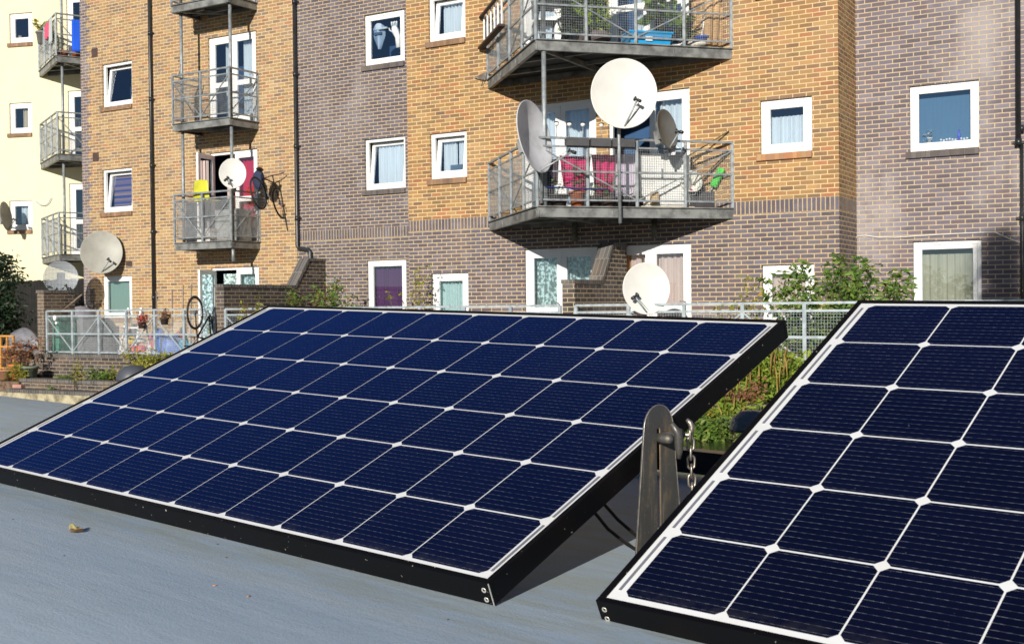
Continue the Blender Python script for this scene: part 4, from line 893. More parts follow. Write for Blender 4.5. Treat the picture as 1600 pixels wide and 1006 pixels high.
mb = MB(); mb.sphere((0, 0, 0), .045, 6, (1, 1, 1.5)); mb.sphere((.04, 0, -.11), .035, 6); mesh_thing(mb, 'hanging_ornament', M_WHITE, 'small white ornament hanging on the railing at far left', 'ornament', fac(P(86, 497, YF-.05)))

# ---- far-left garden
lo = SLW-.1
t = thing('trellis', 'orange wooden trellis at the left picture edge', 'trellis', fac((P(10, 560, -2.5).x, -2.5, .30)))
tm = plain('orange_wood', (.50, .24, .06), .7)
for i in range(4): MB().box(-.42+i*.22, -.38+i*.22, -.02, .02, 0, 1.05).build('upright', tm, t)
for i in range(5): MB().box(-.44, .32, -.045, -.021, .1+i*.235, .14+i*.235).build('slat', tm, t)
def tarp(u, v):
    a_ = u*6.283; rr = (1-v)**.6; return (.62*math.cos(a_)*rr*(1+.12*math.sin(a_*5+v*3)), .35*math.sin(a_)*rr, .55*v**.7+.05*math.sin(a_*4+v*8)*(1-v))
mb = MB(); mb.sheet(tarp, 40, 14); o = mesh_thing(mb, 'tarpaulin', plain('grey_tarp', (.17, .17, .19), .45, var=.25, scale=4), 'crumpled grey tarpaulin heap behind the trellis', 'tarpaulin', fac((P(38, 540, -1.6).x, -1.6, .98)))
mesh_thing(MB().box(-.55, .5, -.3, .3, 0, .62), 'crate', plain('dark_wood', (.03, .02, .018), .9), 'dark wooden crate under the grey tarpaulin', 'crate', fac((P(38, 560, -1.6).x, -1.6, .38)))
PM = FM
potted('terracotta pot with reddish plant below the trellis', (P(9, 575, -2.75).x, -2.75, .42), .17, .22, plain('dusty_terracotta', (.42, .20, .12), .8), PM, LF_RUST, 120, .4, .07)
potted('bright orange pot between the trellis and the green-grey pot', (P(24, 570, -2.6).x, -2.6, .43), .14, .32, TERRA, PM, LF_RUST, 200, .45, .07, rad=.12)
potted('grey-green pot with pale flowers beside the brick end wall', (P(46, 577, -2.65).x, -2.65, .42), .19, .30, plain('green_grey_pot', (.14, .17, .13), .7), PM, LF_RUST, 260, .5, .08, rad=.14)
plant('fern', 'yellow-green grassy tuft in front of the orange pot', 'plant', fac((P(32, 590, -2.85).x, -2.85, .42)), [(random.uniform(-.25, .25), random.uniform(-.1, .1), random.uniform(.1, .35)) for _ in range(9)], (.10, .08, .10), 420, .10, LF_YEL, asp=.2)
plant('plant', 'low green leafy plant at the left picture edge', 'plant', fac((P(4, 592, -2.8).x, -2.8, .40)), [(random.uniform(-.3, .2), 0, random.uniform(.05, .2)) for _ in range(7)], (.12, .08, .07), 300, .09, LF_GREEN)
b = MB(); b.sphere((0, 0, .06), .09, 8, (1.8, 1, .7)); mesh_thing(b, 'stone', M_BLACK, 'small black object on the soil at the foot of the brick end wall', 'stone', fac((P(61, 582, -2.35).x, -2.4, .43)))
bevel(mesh_thing(MB().box(-.12, .12, -.06, .06, 0, .075), 'loose_brick', plain('pink_brick', (.42, .22, .18), .8), 'loose pink brick lying on the lower ledge', 'brick', fac((P(30, 604, -2.98).x, -2.99, .277), R(8))), .008)
# tree
t = thing('tree', 'dark evergreen tree at the left picture edge', 'tree', wor(W(-8, 500, 27.2)*Vector((1, 1, 0))+Vector((0, 0, .6))))
mb = MB(); mb.tube([(0, 0, 0), (.05, 0, 1.0), (.0, 0, 2.2)], [.10, .07, .03], 8)
for k in range(7): a_ = k*.9; mb.tube([(0.03, 0, .6+.2*k), (.4*math.cos(a_), .4*math.sin(a_), 1.0+.24*k)], [.035, .01], 6)
mb.build('trunk', plain('bark', (.06, .045, .035), .9), t)
l = MB(); cs = [(.72*math.cos(a_*1.7)*random.uniform(.1, 1)*(1-.25*(a_ % 3 == 0)), .5*math.sin(a_*1.7)*random.uniform(.2, 1), random.uniform(-.1, 2.5)) for a_ in range(70)]
leaves(l, cs, (.30, .25, .24), 7000, .12, .1, .38); l.build('crown', LF_DARK, t)

# ---- planting along the bank
def bed(name, label, cat, px, yl, z, spread, hgt, n, size, mat, ntip=12, rad=(.12, .10, .10), asp=.4, droop=.3, group=None, py=560):
    tips = [(random.uniform(-spread, spread), random.uniform(-.22, .22), random.uniform(.25, 1)*hgt) for _ in range(ntip)]
    return plant(name, label, cat, fac((P(px, py, yl).x, yl, z)), tips, rad, n, size, mat, group, asp, droop)
bed('shrub', 'yellowing shrub spilling over the planter below the toys', 'shrub', 222, -2.35, .42, .75, .60, 1500, .085, LF_YEL, 22, (.17, .12, .13))
bed('shrub', 'low green shrub on the soil bed left of the yellowing shrub', 'shrub', 152, -2.4, .42, .42, .24, 520, .07, LF_GREEN, 12, (.14, .1, .07))
bed('weed', 'small green weeds along the left end of the soil bed', 'weeds', 103, -2.45, .42, .35, .12, 200, .06, LF_GREEN, 10, (.10, .08, .04))
bed('weed', 'small weed growing on the lower ledge below the soil bed', 'weeds', 88, -2.98, .27, .12, .10, 90, .05, LF_GREEN, 5, (.06, .05, .04))
bed('sapling', 'thin yellow sapling standing on the lower ledge', 'sapling', 115, -3.0, .27, .06, .62, 110, .08, LF_YEL, 5, (.09, .06, .12))
# amaranth with drooping tassels right of the bracket
t = bed('shrub', 'tall yellow-green plant with long drooping tassels between the two panels', 'plant', 1200, -2.45, .45, .55, .85, 3200, .11, leaf_mat('fresh_leaves', [(.12, .20, .02), (.22, .32, .04), (.34, .38, .06), (.15, .24, .03)]), 22, (.20, .15, .14), .35, .6, py=600)
def tassels(t, n, sx, z0_, z1_, L=.32, y=(-.35, .1)):
    tb = MB()
    for _ in range(n):
        x, y_, z_ = random.uniform(-sx, sx), random.uniform(*y), random.uniform(z0_, z1_); dx = random.uniform(-.12, .12); L_ = L*random.uniform(.6, 1.2)
        tb.tube([(x, y_, z_), (x+dx*.5, y_-.05, z_+.03), (x+dx, y_-.08, z_-L_*.4), (x+dx*1.1, y_-.09, z_-L_)], [.006, .012, .013, .005], 5)
    return tb.build('tassel', LF_TASSEL, t)
tassels(t, 26, .55, .35, .85)
bed('shrub', 'dense green plants on the bank beside the mesh railing', 'shrub', 1255, -2.4, .45, .7, .55, 2200, .08, LF_GREEN, 26, (.2, .14, .12), py=600)
bed('shrub', 'rusty dried plant low on the bank between the two panels', 'shrub', 1150, -2.75, .30, .42, .50, 900, .08, LF_RUST, 16, (.14, .1, .12), py=640)
t = bed('shrub', 'low bright green plants at the waterline right of the chain', 'shrub', 1125, -3.0, .16, .75, .42, 2600, .09, MATS[('fresh_leaves',)], 26, (.2, .12, .12), py=660); tassels(t, 12, .5, .1, .4, .22)
bed('shrub', 'bushy green growth overhanging the water right of the chain', 'shrub', 1135, -3.38, -.05, .95, .42, 3600, .09, LF_GREEN, 34, (.2, .10, .13), py=680)
bed('shrub', 'yellow flowering plant at the waterline edge', 'shrub', 1105, -3.15, .05, .35, .40, 700, .08, LF_YEL, 12, (.15, .1, .1), py=660)
bed('shrub', 'mixed green plants along the bank hidden behind the right panel', 'shrub', 1420, -2.5, .45, 1.4, .5, 1800, .09, LF_GREEN, 30, (.25, .15, .12), py=640)
bed('shrub', 'green bushes along the bank behind the left panel', 'shrub', 560, -2.5, .45, 2.5, .4, 1500, .09, LF_GREEN, 30, (.25, .15, .12), py=600)
# climbing shrubs behind the railing
def climber(label, px, py, yl, z, spread, tops, n, size, mat, rad, name='climbing_shrub'):
    tips = []
    for (tx, ty) in tops:
        a_ = P(tx, ty, yl); b0 = P(px, py, yl); tips.append((a_.x-b0.x, random.uniform(-.15, .15), a_.z-z))
    t = thing(name, label, 'shrub', fac((P(px, py, yl).x, yl, z))); s_ = MB(); stems(s_, (0, 0, 0), tips, .010); s_.build('stem', M_STEM, t)
    l = MB(); cs = []
    for q_ in tips:
        q_ = Vector(q_)
        for k in range(8): f = .35+.65*k/7; cs.append((q_.x*f**.6, q_.y, q_.z*f))
    leaves(l, cs, rad, n, size, .35, .42); l.build('foliage', mat, t); return t
climber('big leafy climbing bush under the right-hand grey wall', 1290, 480, -1.3, .8, 1, [(1200, 440), (1215, 455), (1240, 440), (1262, 425), (1290, 425), (1312, 402), (1318, 420), (1340, 405), (1347, 425), (1365, 440), (1385, 445), (1403, 425), (1412, 450), (1420, 442), (1330, 445), (1275, 450), (1228, 430), (1250, 415), (1300, 410), (1360, 420), (1395, 432)], 3200, .115, LF_GREEN, (.11, .13, .10))
climber('thinner leafy sprays left of the big climbing bush', 1150, 490, -1.5, .8, 1, [(1120, 470), (1135, 480), (1150, 472), (1165, 482), (1180, 440), (1195, 460), (1170, 430)], 420, .10, LF_YEL, (.09, .1, .07))
climber('green and rust bush beside the bent downpipe', 485, 475, -.3, .8, 1, [(445, 455), (455, 462), (470, 468), (495, 452), (512, 445), (525, 434), (535, 450), (545, 466), (505, 462), (520, 465)], 1500, .10, leaf_mat('mixed_leaves', LG[:4]+[(.30, .10, .05)]), (.15, .15, .11))
climber('tall thin yellow-green vine right of the purple curtain window', 648, 480, -.6, .8, 1, [(640, 465), (645, 440), (650, 425), (655, 416), (662, 430), (668, 418), (652, 460), (612, 455), (625, 462)], 330, .085, LF_YEL, (.07, .06, .09), 'vine')
climber('orange-tipped plant in front of the dark brick wall', 396, 500, -2.3, .9, 1, [(396, 462), (385, 472), (408, 474), (398, 482), (380, 492), (392, 496), (410, 498)], 200, .09, LF_YEL, (.06, .06, .06), 'plant')
climber('orange leafy plant beside the upturned bicycle wheels', 338, 520, YF+.25, .9, 1, [(330, 508), (340, 512), (348, 516), (352, 505)], 130, .08, LF_YEL, (.06, .06, .06), 'plant')

# slender tree on the towpath behind the viewer (its shadow reaches the right-hand wall)
t = thing('tree', 'tall slender poplar on the towpath behind the viewer', 'tree', wor((.38, -4.2, .45)))
MB().tube([(0, 0, 0), (.05, 0, 4), (0, 0, 10.3)], [.13, .09, .03], 10).build('trunk', MATS[('bark',)], t)
l = MB(); leaves(l, [(0, 0, 6.6+.155*i) for i in range(26)], (.42, .42, .3), 5200, .13, .1, .5); l.build('crown', LF_GREEN, t)
# ---- mask and glove shown inside the upper grey-wall window
q_ = FM @ P(594, 52, YW+.12)
t = thing('mask', 'pale mask under a peaked cap inside the dark blue window', 'mask', fac(P(593.5, 56, YW+.12)))
pm = plain('pale_mask', (.22, .30, .40), .6); mb = MB(); mb.sheet(lambda u, v: ((.155-.13*max(0, v-.35)**1.0*1.4)*(2*u-1), -.05*math.cos((2*u-1)*1.4), .12-.42*v), 14, 12); mb.build('face', pm, t)
mb = MB(); mb.sheet(lambda u, v: (.17*(2*u-1), -.06*math.cos((2*u-1)*1.4), .12+.13*v*(1-.8*(2*u-1)**2)), 14, 6); mb.box(.02, .26, -.10, -.06, .10, .135); mb.build('cap', plain('pale_cap', (.30, .38, .48), .7), t)
mb = MB(); mb.box(-.10, .10, -.075, -.06, .00, .055); mb.build('eye_band', plain('eye_band', (.03, .07, .14), .5), t)
t = thing('glove', 'white glove raised inside the dark blue window', 'glove', fac(P(618, 52, YW+.10), R(0)))
gm_ = plain('white_glove', (.62, .66, .68), .8); mb = MB(); mb.tube([(.08, 0, -.32), (.07, 0, -.1), (.0, 0, .05), (-.03, 0, .13)], [.055, .065, .085, .06], 10); mb.build('palm', gm_, t)
for i in range(4): MB().tube([(-.07+.035*i, 0, .12), (-.09+.045*i, -.01, .19+.02*(i == 2)), (-.08+.045*i, -.03, .24)], [.018, .017, .012], 7).build('finger', gm_, t)
MB().tube([(-.07, 0, .03), (-.14, -.01, .07), (-.15, -.02, .12)], [.02, .018, .012], 7).build('thumb', gm_, t)
# ornaments on the sill of the right-hand window
t = potted('white flowers in a vase on the sill of the large right window', (oR1[0]+.27, YW+.22, oR1[2]+.14), .05, .10, M_WHITE, FM, leaf_mat('white_petals', [(.6, .65, .6), (.4, .5, .45), (.7, .7, .7)]), 60, .10, .05)
mb = MB(); mb.lathe([(0, 0), (.025, 0), (.025, .10), (.012, .14), (.012, .18), (0, .18)], 12); mesh_thing(mb, 'bottle', plain('blue_bottle', (.08, .10, .55), .3), 'blue bottle with red cap on the right window sill', 'bottle', fac((oR1[1]-.34, YW+.2, oR1[2]+.15)))
mb = MB(); [mb.sphere((i*.045, 0, .02+.02*random.random()), .02, 5) for i in range(10)]; mesh_thing(mb, 'ornaments', M_WHITE, 'row of small white ornaments on the right window sill', 'ornaments', fac((oR1[1]-.62, YW+.2, oR1[2]+.15)))
bevel(mesh_thing(MB().box(-.14, .14, -.06, .06, 0, .12), 'box', plain('slate_box', (.10, .16, .22), .7), 'dark slate box on the sill of the small tilted window', 'box', fac((oY1b[0]+.52, .20, oY1b[2]+.15))), .01)

# ================================================================== the boat roof
roofm = NT('boat_roof_paint'); ob_ = roofm.obj()
def _dot(v):
    n = roofm.n.new('ShaderNodeVectorMath'); n.operation = 'DOT_PRODUCT'; roofm.l.new(ob_, n.inputs[0]); n.inputs[1].default_value = v; return n.outputs['Value']
ra, rc = _dot((.76056, -.64873, 0)), _dot((.64873, .76056, 0))
bvec = roofm.comb(ra, roofm.math('MULTIPLY', rc, 5), 0.)
c_ = roofm.mix(roofm.smooth(roofm.noise(bvec, 1.6, 6, .62), .34, .70), (.34, .43, .535), (.395, .485, .58))
c_ = roofm.mix(roofm.smooth(roofm.noise(roofm.vscale(bvec, (1, 3, 1)), 7, 4, .6), .45, .8, 0, .30), c_, (.30, .37, .44))
grit = roofm.math('MULTIPLY', roofm.smooth(roofm.noise(ob_, 230, 3, .7), .52, .72), roofm.smooth(roofm.noise(ob_, 2.6, 4, .6), .38, .62, .12, .75))
c_ = roofm.mix(grit, c_, (.27, .32, .32))
near = roofm.math('MULTIPLY', roofm.smooth(rc, 1.04, 1.20), roofm.smooth(roofm.noise(bvec, 5, 5, .65), .38, .62, 0, .55))
c_ = roofm.mix(near, c_, (.34, .37, .32))
spots = roofm.smooth(roofm.noise(ob_, 34, 2, .4), .76, .80, 0, .6); c_ = roofm.mix(spots, c_, (.24, .26, .25))
scr = roofm.smooth(roofm.noise(roofm.comb(roofm.math('MULTIPLY', ra, 2.5), roofm.math('MULTIPLY', rc, 60), 1.), 2.0, 2, .5), .74, .80, 0, .2); c_ = roofm.mix(scr, c_, (.55, .58, .60))
roofm.set(col=c_, rough=.60, spec=.3); roofm.bump(roofm.math('ADD', roofm.noise(ob_, 240, 3, .6), roofm.math('MULTIPLY', roofm.noise(bvec, 9, 4), 1.2)), .35, .002)
AX = Vector((.76056, -.64873, 0)).normalized(); CX = Vector((-AX.y, AX.x, 0))   # along the boat, across to the far side
Mb = Matrix(((AX.x, CX.x, 0, 0), (AX.y, CX.y, 0, 0), (0, 0, 1, 0), (0, 0, 0, 1)))
boat = thing('canal_boat', 'canal boat with a blue-grey painted steel roof carrying the panels', 'boat', Matrix.Identity(4))
def rz(p): return ZC-.4590-.0270*(p.x*AX.x+p.y*AX.y)
e0 = Vector((-2.14, 4.84, 0)); e1 = Vector((.47, 2.95, 0)); ed = (e1-e0).normalized(); en = Vector((-ed.y, ed.x, 0))
W_ = 2.05; mb = MB()
def roofp(u, v):
    p = e0+ed*(-6+15*u)-en*(W_*(1-v)); s_ = (2*v-1)
    p.z = rz(p)-(.022*max(0, abs(s_)-.72)/.28); return p
mb.sheet(roofp, 30, 24); mb.build('roof', roofm.m, boat)
hm = plain('hull_paint', (.02, .05, .04), .4)
mb = MB()
for v, sgn in ((0, -1), (1, 1)):
    a = roofp(0, v); b_ = roofp(1, v); o_ = en*sgn*.02
    mb.quad(a, b_, b_+o_-Vector((0, 0, .03)), a+o_-Vector((0, 0, .03))); mb.quad(a+o_-Vector((0, 0, .03)), b_+o_-Vector((0, 0, .03)), b_+en*sgn*.12-Vector((0, 0, .8)), a+en*sgn*.12-Vector((0, 0, .8)))
    mb.quad(a+en*sgn*.16-Vector((0, 0, .8)), b_+en*sgn*.16-Vector((0, 0, .8)), b_+en*sgn*.16-Vector((0, 0, 1.9)), a+en*sgn*.16-Vector((0, 0, 1.9)))
mb.build('cabin_side', hm, boat)
# black tube rail lying along the far edge between the two panels
mb = MB(); a = Vector((.05, 3.18, 0)); b_ = Vector((1.6, 2.02, 0)); a.z = rz(a)+.028; b_.z = rz(b_)+.028; mb.bar(a, b_, .05, .056); mb.build('roof_rail', plain('black_rail', (.016, .018, .022), .35, spec=.5), boat)
def vent(px, py, Y, r, lab, m_):
    q_ = W(px, py, Y); z_ = rz(q_); t = MB(); h = q_.z-z_
    t.lathe([(r*.45, 0), (r*.45, h*.55), (r, h*.55), (r*1.0, h*.62), (r*.86, h*.84), (r*.5, h*.97), (0, h)], 28, Matrix.Translation((q_.x, q_.y, z_))); t.build('roof_vent', m_, boat, lab)
vent(208, 570, 4.55, .065, 'dark domed roof vent seen over the left panel edge', plain('dark_vent', (.07, .075, .09), .45, spec=.5))
cv = NT('grey_vent_cover'); cv.set(col=(.16, .165, .175), rough=.35); cv.bump(cv.noise(cv.vscale(cv.obj(), (14, 14, 30)), 1, 4), .8, .02)
vent(1175, 640, 3.15, .062, 'creased grey roof vent beside the right panel', cv.m)
q_ = W(1130, 706, 3.0); mb = MB(); mb.tube([(q_.x, q_.y, rz(q_)-.01), (q_.x, q_.y, q_.z), (q_.x, q_.y, q_.z+.004)], [.007, .014, .006], 12); mb.build('roof_stud', M_GALV, boat)

# ================================================================== solar panels
PU, PV = .1588, .15342; NU, NVV = 10, 6
cellm = NT('solar_cell'); o_ = cellm.xyz(cellm.obj())
v_ = cellm.math('DIVIDE', cellm.math('MULTIPLY', o_[1], -1), PV); fv = cellm.math('FRACT', cellm.math('MULTIPLY', cellm.math('FRACT', v_), 12)); row = cellm.math('FLOOR', cellm.math('MULTIPLY', v_, 12))
line = cellm.math('LESS_THAN', cellm.math('ABSOLUTE', cellm.math('SUBTRACT', fv, .5)), .026)
u_ = cellm.math('DIVIDE', o_[0], PU); fu = cellm.math('FRACT', u_)
dash = cellm.math('FRACT', cellm.math('ADD', cellm.math('MULTIPLY', fu, 11), cellm.math('MULTIPLY', cellm.white(cellm.comb(row, 0., 1.)), .3)))
don = cellm.smooth(cellm.math('ABSOLUTE', cellm.math('SUBTRACT', dash, .5)), .22, .30)
endp = cellm.smooth(cellm.math('ABSOLUTE', cellm.math('SUBTRACT', fu, .5)), .43, .455)
rnd = cellm.math('ADD', .35, cellm.math('MULTIPLY', cellm.white(cellm.comb(cellm.math('FLOOR', cellm.math('MULTIPLY', u_, 11)), row, 3.)), .9))
amt = cellm.math('MULTIPLY', line, cellm.math('ADD', cellm.math('MULTIPLY', cellm.math('ADD', .15, cellm.math('MULTIPLY', don, .24)), rnd), cellm.math('MULTIPLY', endp, .2)), clamp=True)
cid = cellm.white(cellm.comb(cellm.math('FLOOR', u_), cellm.math('FLOOR', v_), 5.))
base = cellm.mix(cid, (.0018, .0022, .0075), (.0026, .0030, .011))
fing = cellm.math('LESS_THAN', cellm.math('FRACT', cellm.math('MULTIPLY', fu, 84)), .10)
base = cellm.mix(cellm.math('MULTIPLY', fing, .02), base, (.35, .4, .5))
edge = cellm.math('MULTIPLY', cellm.smooth(o_[1], -NVV*PV+.035, -NVV*PV+.002, 0, .035), cellm.smooth(cellm.noise(cellm.obj(), 40, 4, .6), .35, .65))
base = cellm.mix(edge, base, (.40, .37, .30))
sp = cellm.smooth(cellm.noise(cellm.obj(), 260, 1, .5), .80, .84)
cc = cellm.mix(amt, base, (.42, .44, .47)); cc = cellm.mix(cellm.math('MULTIPLY', sp, .6), cc, (.4, .4, .4))
dust = cellm.smooth(cellm.noise(cellm.obj(), 2.2, 6, .65), .45, .8, 0, .004); cc = cellm.mix(dust, cc, (.5, .48, .42))
cellm.set(col=cc, rough=.5, spec=0.0)
ag = cellm.n.new('ShaderNodeBsdfGlossy'); ag.inputs[0].default_value = (.17, .38, .95, 1); ag.inputs['Roughness'].default_value = .05     # blue anti-reflection film
af = cellm.n.new('ShaderNodeFresnel'); af.inputs[0].default_value = 1.5; am = cellm.n.new('ShaderNodeMixShader')
cellm.l.new(cellm.math('MULTIPLY', af.outputs[0], 2.35, clamp=True), am.inputs[0]); cellm.l.new(cellm.b.outputs[0], am.inputs[1]); cellm.l.new(ag.outputs[0], am.inputs[2]); cellm.l.new(am.outputs[0], cellm.out.inputs[0])
shm = NT('backsheet'); dn = shm.noise(shm.obj(), 14, 5, .65)
shm.set(col=shm.mix(shm.smooth(dn, .4, .75, 0, .25), (.80, .81, .82), (.62, .58, .50)), rough=.4, coat=.7, coatr=.06)
frm = NT('black_frame'); fc = frm.mix(frm.smooth(frm.noise(frm.obj(), 120, 2, .5), .73, .78), (.004, .004, .005), (.35, .32, .27)); fc = frm.mix(frm.smooth(frm.noise(frm.vscale(frm.obj(), (2, 2, 2)), 3, 4), .5, .8, 0, .03), fc, (.16, .09, .05))
frm.set(col=fc, rough=.42, spec=.10)
ribm = plain('ribbon', (.28, .29, .33), .4, .4)
screwm = plain('bare_rivet', (.62, .60, .55), .4, .5)
def panel(label, X, Yd, Z, t0, ml, mr, mt, mbm, H=.0355):
    """local x along the long side, y up the slope, z out of the glass"""
    X = Vector(X).normalized(); Zn = Vector(Z).normalized(); Yv = Zn.cross(X).normalized(); X = Yv.cross(Zn)
    M = Matrix(((X.x, Yv.x, Zn.x, t0[0]), (X.y, Yv.y, Zn.y, t0[1]), (X.z, Yv.z, Zn.z, t0[2]+ZC), (0, 0, 0, 1)))
    t = thing('solar_panel', label, 'solar panel', M, 'solar panels on the boat roof')
    Lx, Ly = NU*PU, NVV*PV; x0, x1, y1, y0 = -ml, Lx+mr, mt, -Ly-mbm; lip = .0105
    f = MB(); zt_ = .0026
    f.box(x0, x0+.03, y0, y1, -H, -.006); f.box(x1-.03, x1, y0, y1, -H, -.006)
    f2 = MB()
    for (a, b_, c, d) in ((x0, x1, y0, y0+lip), (x0, x1, y1-lip, y1), (x0, x0+lip, y0+lip, y1-lip), (x1-lip, x1, y0+lip, y1-lip)): f2.box(a, b_, c, d, -H, zt_)
    bevel(f2.build('frame', frm.m, t), .0012)
    g_ = MB()
    for (a, b_, c, d) in ((x0+.01, x1-.01, y0+.01, y0+.032), (x0+.01, x1-.01, y1-.032, y1-.01), (x0+.01, x0+.032, y0+.01, y1-.01), (x1-.032, x1-.01, y0+.01, y1-.01)): g_.box(a, b_, c, d, -H+.0005, -H+.002)
    g_.build('frame_flange', frm.m, t)
    MB().box(x0+lip-.002, x1-lip+.002, y0+lip-.002, y1-lip+.002, -.006, 0).build('backsheet', shm.m, t)
    c = MB(); gp = .0014; gv = .0018; ch = .0098; z_ = .0008
    for i in range(NU):
        for j in range(NVV):
            a, b_ = i*PU+gp, (i+1)*PU-gp; d, e = -(j+1)*PV+gv, -j*PV-gv
            c.add([(a+ch, d, z_), (b_-ch, d, z_), (b_, d+ch, z_), (b_, e-ch, z_), (b_-ch, e, z_), (a+ch, e, z_), (a, e-ch, z_), (a, d+ch, z_)], [tuple(range(8))])
    c.build('cells', cellm.m, t)
    for xx in (-ml+lip+(ml-lip)*.52, Lx+(mr-lip)*.42):
        r_ = MB()
        for j in range(NVV): r_.box(xx-.0024, xx+.0024, -(j+1)*PV+.012, -j*PV-.012, .0004, .001)
        r_.build('ribbon', ribm, t)
    sc = MB()
    for xx in (x0+.012, x1-.012):
        for zz in (-.011, -.027):
            Ms = Matrix.Translation((xx, y0-.0004, zz)) @ Matrix.Rotation(R(90), 4, 'X'); sc.lathe([(.0021, .0002), (.0036, .0012), (.0042, .0002)], 20, Ms)
    sc.build('rivet', screwm, t)
    MB().box(x1-.0008, x1+.0004, y0-.0006, y0+.0007, -H+.001, zt_-.001).build('corner_edge', screwm, t)
    MB().box(Lx/2-.09, Lx/2+.09, -.2, -.09, -.03, -.0065).build('junction_box', M_BLACK, t)
    return t, M
p1, PM1 = panel('large left solar panel tilted on the boat roof, seen whole', (0.760555, -0.648726, -0.026649), None, (-.225058, -.301910, .926390), (-0.692066, 3.340760, 0.000353), .034, .024, .019, .0175)
k = .98
p2, PM2 = panel('right solar panel running out of the picture', (0.760574, -0.649046, -0.016329), None, (-.271124, -.340364, .900358), (0.691495*k, 2.238439*k, -0.006370*k), .031, .024, .019, .0200)
p2.scale = (k, k, k)

# ================================================================== tilt bracket, chain, cables
stl = NT('bare_steel'); s1 = stl.noise(stl.vscale(stl.obj(), (3, 3, 1)), 6, 5, .6)
s2 = stl.noise(stl.vscale(stl.obj(), (1, 1, .35)), 34, 5, .65); s3 = stl.noise(stl.obj(), 420, 1, .4)
cs_ = stl.mix(stl.smooth(s1, .4, .75), (.095, .092, .086), (.155, .14, .12)); cs_ = stl.mix(stl.smooth(s2, .50, .68, 0, .8), cs_, (.26, .18, .10)); cs_ = stl.mix(stl.smooth(stl.noise(stl.vscale(stl.obj(), (3, 3, .12)), 60, 3, .6), .60, .72, 0, .5), cs_, (.28, .27, .25)); cs_ = stl.mix(stl.smooth(s3, .74, .79, 0, .8), cs_, (.45, .43, .40))
stl.set(col=cs_, rough=stl.smooth(s2, .3, .7, .35, .6), metal=.4); stl.bump(stl.noise(stl.obj(), 90, 3), .15, .002)
rst = plain('rusty_edge', (.30, .19, .09), .7, var=.4, scale=60)
bp = W(1030, 850, 1.93); bp.z = rz(bp); ntop = W(1037, 632, 1.93).z
Hh = ntop-bp.z
ex = Vector((.70, .714, 0)).normalized()      # plate runs along the side of the panel frame
ey = Vector((0, 0, 1)); ez = ex.cross(ey)
Mbk = Matrix(((ex.x, ez.x, 0, bp.x), (ex.y, ez.y, 0, bp.y), (0, 0, 1, bp.z), (0, 0, 0, 1)))
t = thing('tilt_bracket', 'upright slotted steel bracket with rounded top between the panels', 'bracket', Mbk)
def outline(off=0.0):
    pts = []; wb, wt = .066-off, .040-off; zc0 = Hh-wt-off
    pts.append((wb, 0+off*0)); n = 14
    for i in range(n+1): a_ = math.pi*i/n; pts.append((wt*math.cos(a_), zc0+wt*math.sin(a_)))
    pts.append((-wb, 0)); return pts
ou = outline(); ys = .0013; sl0, sl1, sw_ = .045, Hh-.042, .0058
# plate as two halves round the slot
mb = MB()
def half(sg):
    P_ = [p_ for p_ in ou if p_[0]*sg >= -1e-6]
    if sg < 0: P_ = P_[::-1]
    # outer from bottom to apex
    outer = P_; inner = [(0, 0), (0, sl0-.004), (sg*sw_, sl0), (sg*sw_, sl1), (sg*sw_*.7, sl1+.004), (0, sl1+.006)]
    poly = outer+[(0, Hh)] if abs(outer[-1][0]) > 1e-4 else list(outer)
    ring = inner+poly[::-1] if True else None
    # triangulate as strip
    import bisect
    def at(pl_, f):
        L = [0]
        for a, b_ in zip(pl_, pl_[1:]): L.append(L[-1]+math.dist(a, b_))
        s_ = f*L[-1]; i = min(len(pl_)-2, max(0, bisect.bisect_right(L, s_)-1)); tt = (s_-L[i])/(L[i+1]-L[i]+1e-9); return lerp(pl_[i], pl_[i+1], tt)
    N = 60; A = [at(inner, i/N) for i in range(N+1)]; B = [at(poly, i/N) for i in range(N+1)]
    for y_, fl in ((-ys, 1), (ys, 0)):
        vs = [(a[0], y_, a[1]) for a in A]+[(b_[0], y_, b_[1]) for b_ in B]
        fs = [(i, i+1, N+2+i, N+1+i) for i in range(N)]
        mb.add(vs, fs if (fl == (sg > 0)) else [f_[::-1] for f_ in fs])
    for L_ in (A, B):
        vs = [(a[0], -ys, a[1]) for a in L_]+[(a[0], ys, a[1]) for a in L_]; mb.add(vs, [(i, i+1, N+2+i, N+1+i) for i in range(N)])
half(1); half(-1); mb.build('plate', stl.m, t)
mb = MB(); mb.tube([(sw_, -ys-.0002, sl0), (sw_, -ys-.0002, sl1), (sw_*.6, -ys-.0002, sl1+.004), (0, -ys-.0002, sl1+.006), (-sw_*.6, -ys-.0002, sl1+.004), (-sw_, -ys-.0002, sl1), (-sw_, -ys-.0002, sl0)], .0007, 6); mb.build('slot_edge', rst, t)
mb = MB(); mb.box(-.075, .075, -.002, .06, 0, .006); mb.build('foot', stl.m, t)
fs_ = -1 if (Mbk.to_3x3() @ Vector((0, -1, 0))).y < 0 else 1
mb = MB(); mb.tube([(x_, fs_*(ys+.0002), z_) for x_, z_ in ou], .0007, 6); mb.build('edge_highlight', plain('painted_highlight', (.42, .40, .36), .35, .6, var=.3, scale=70), t)  # pale outline tube paints the highlight along the plate edge
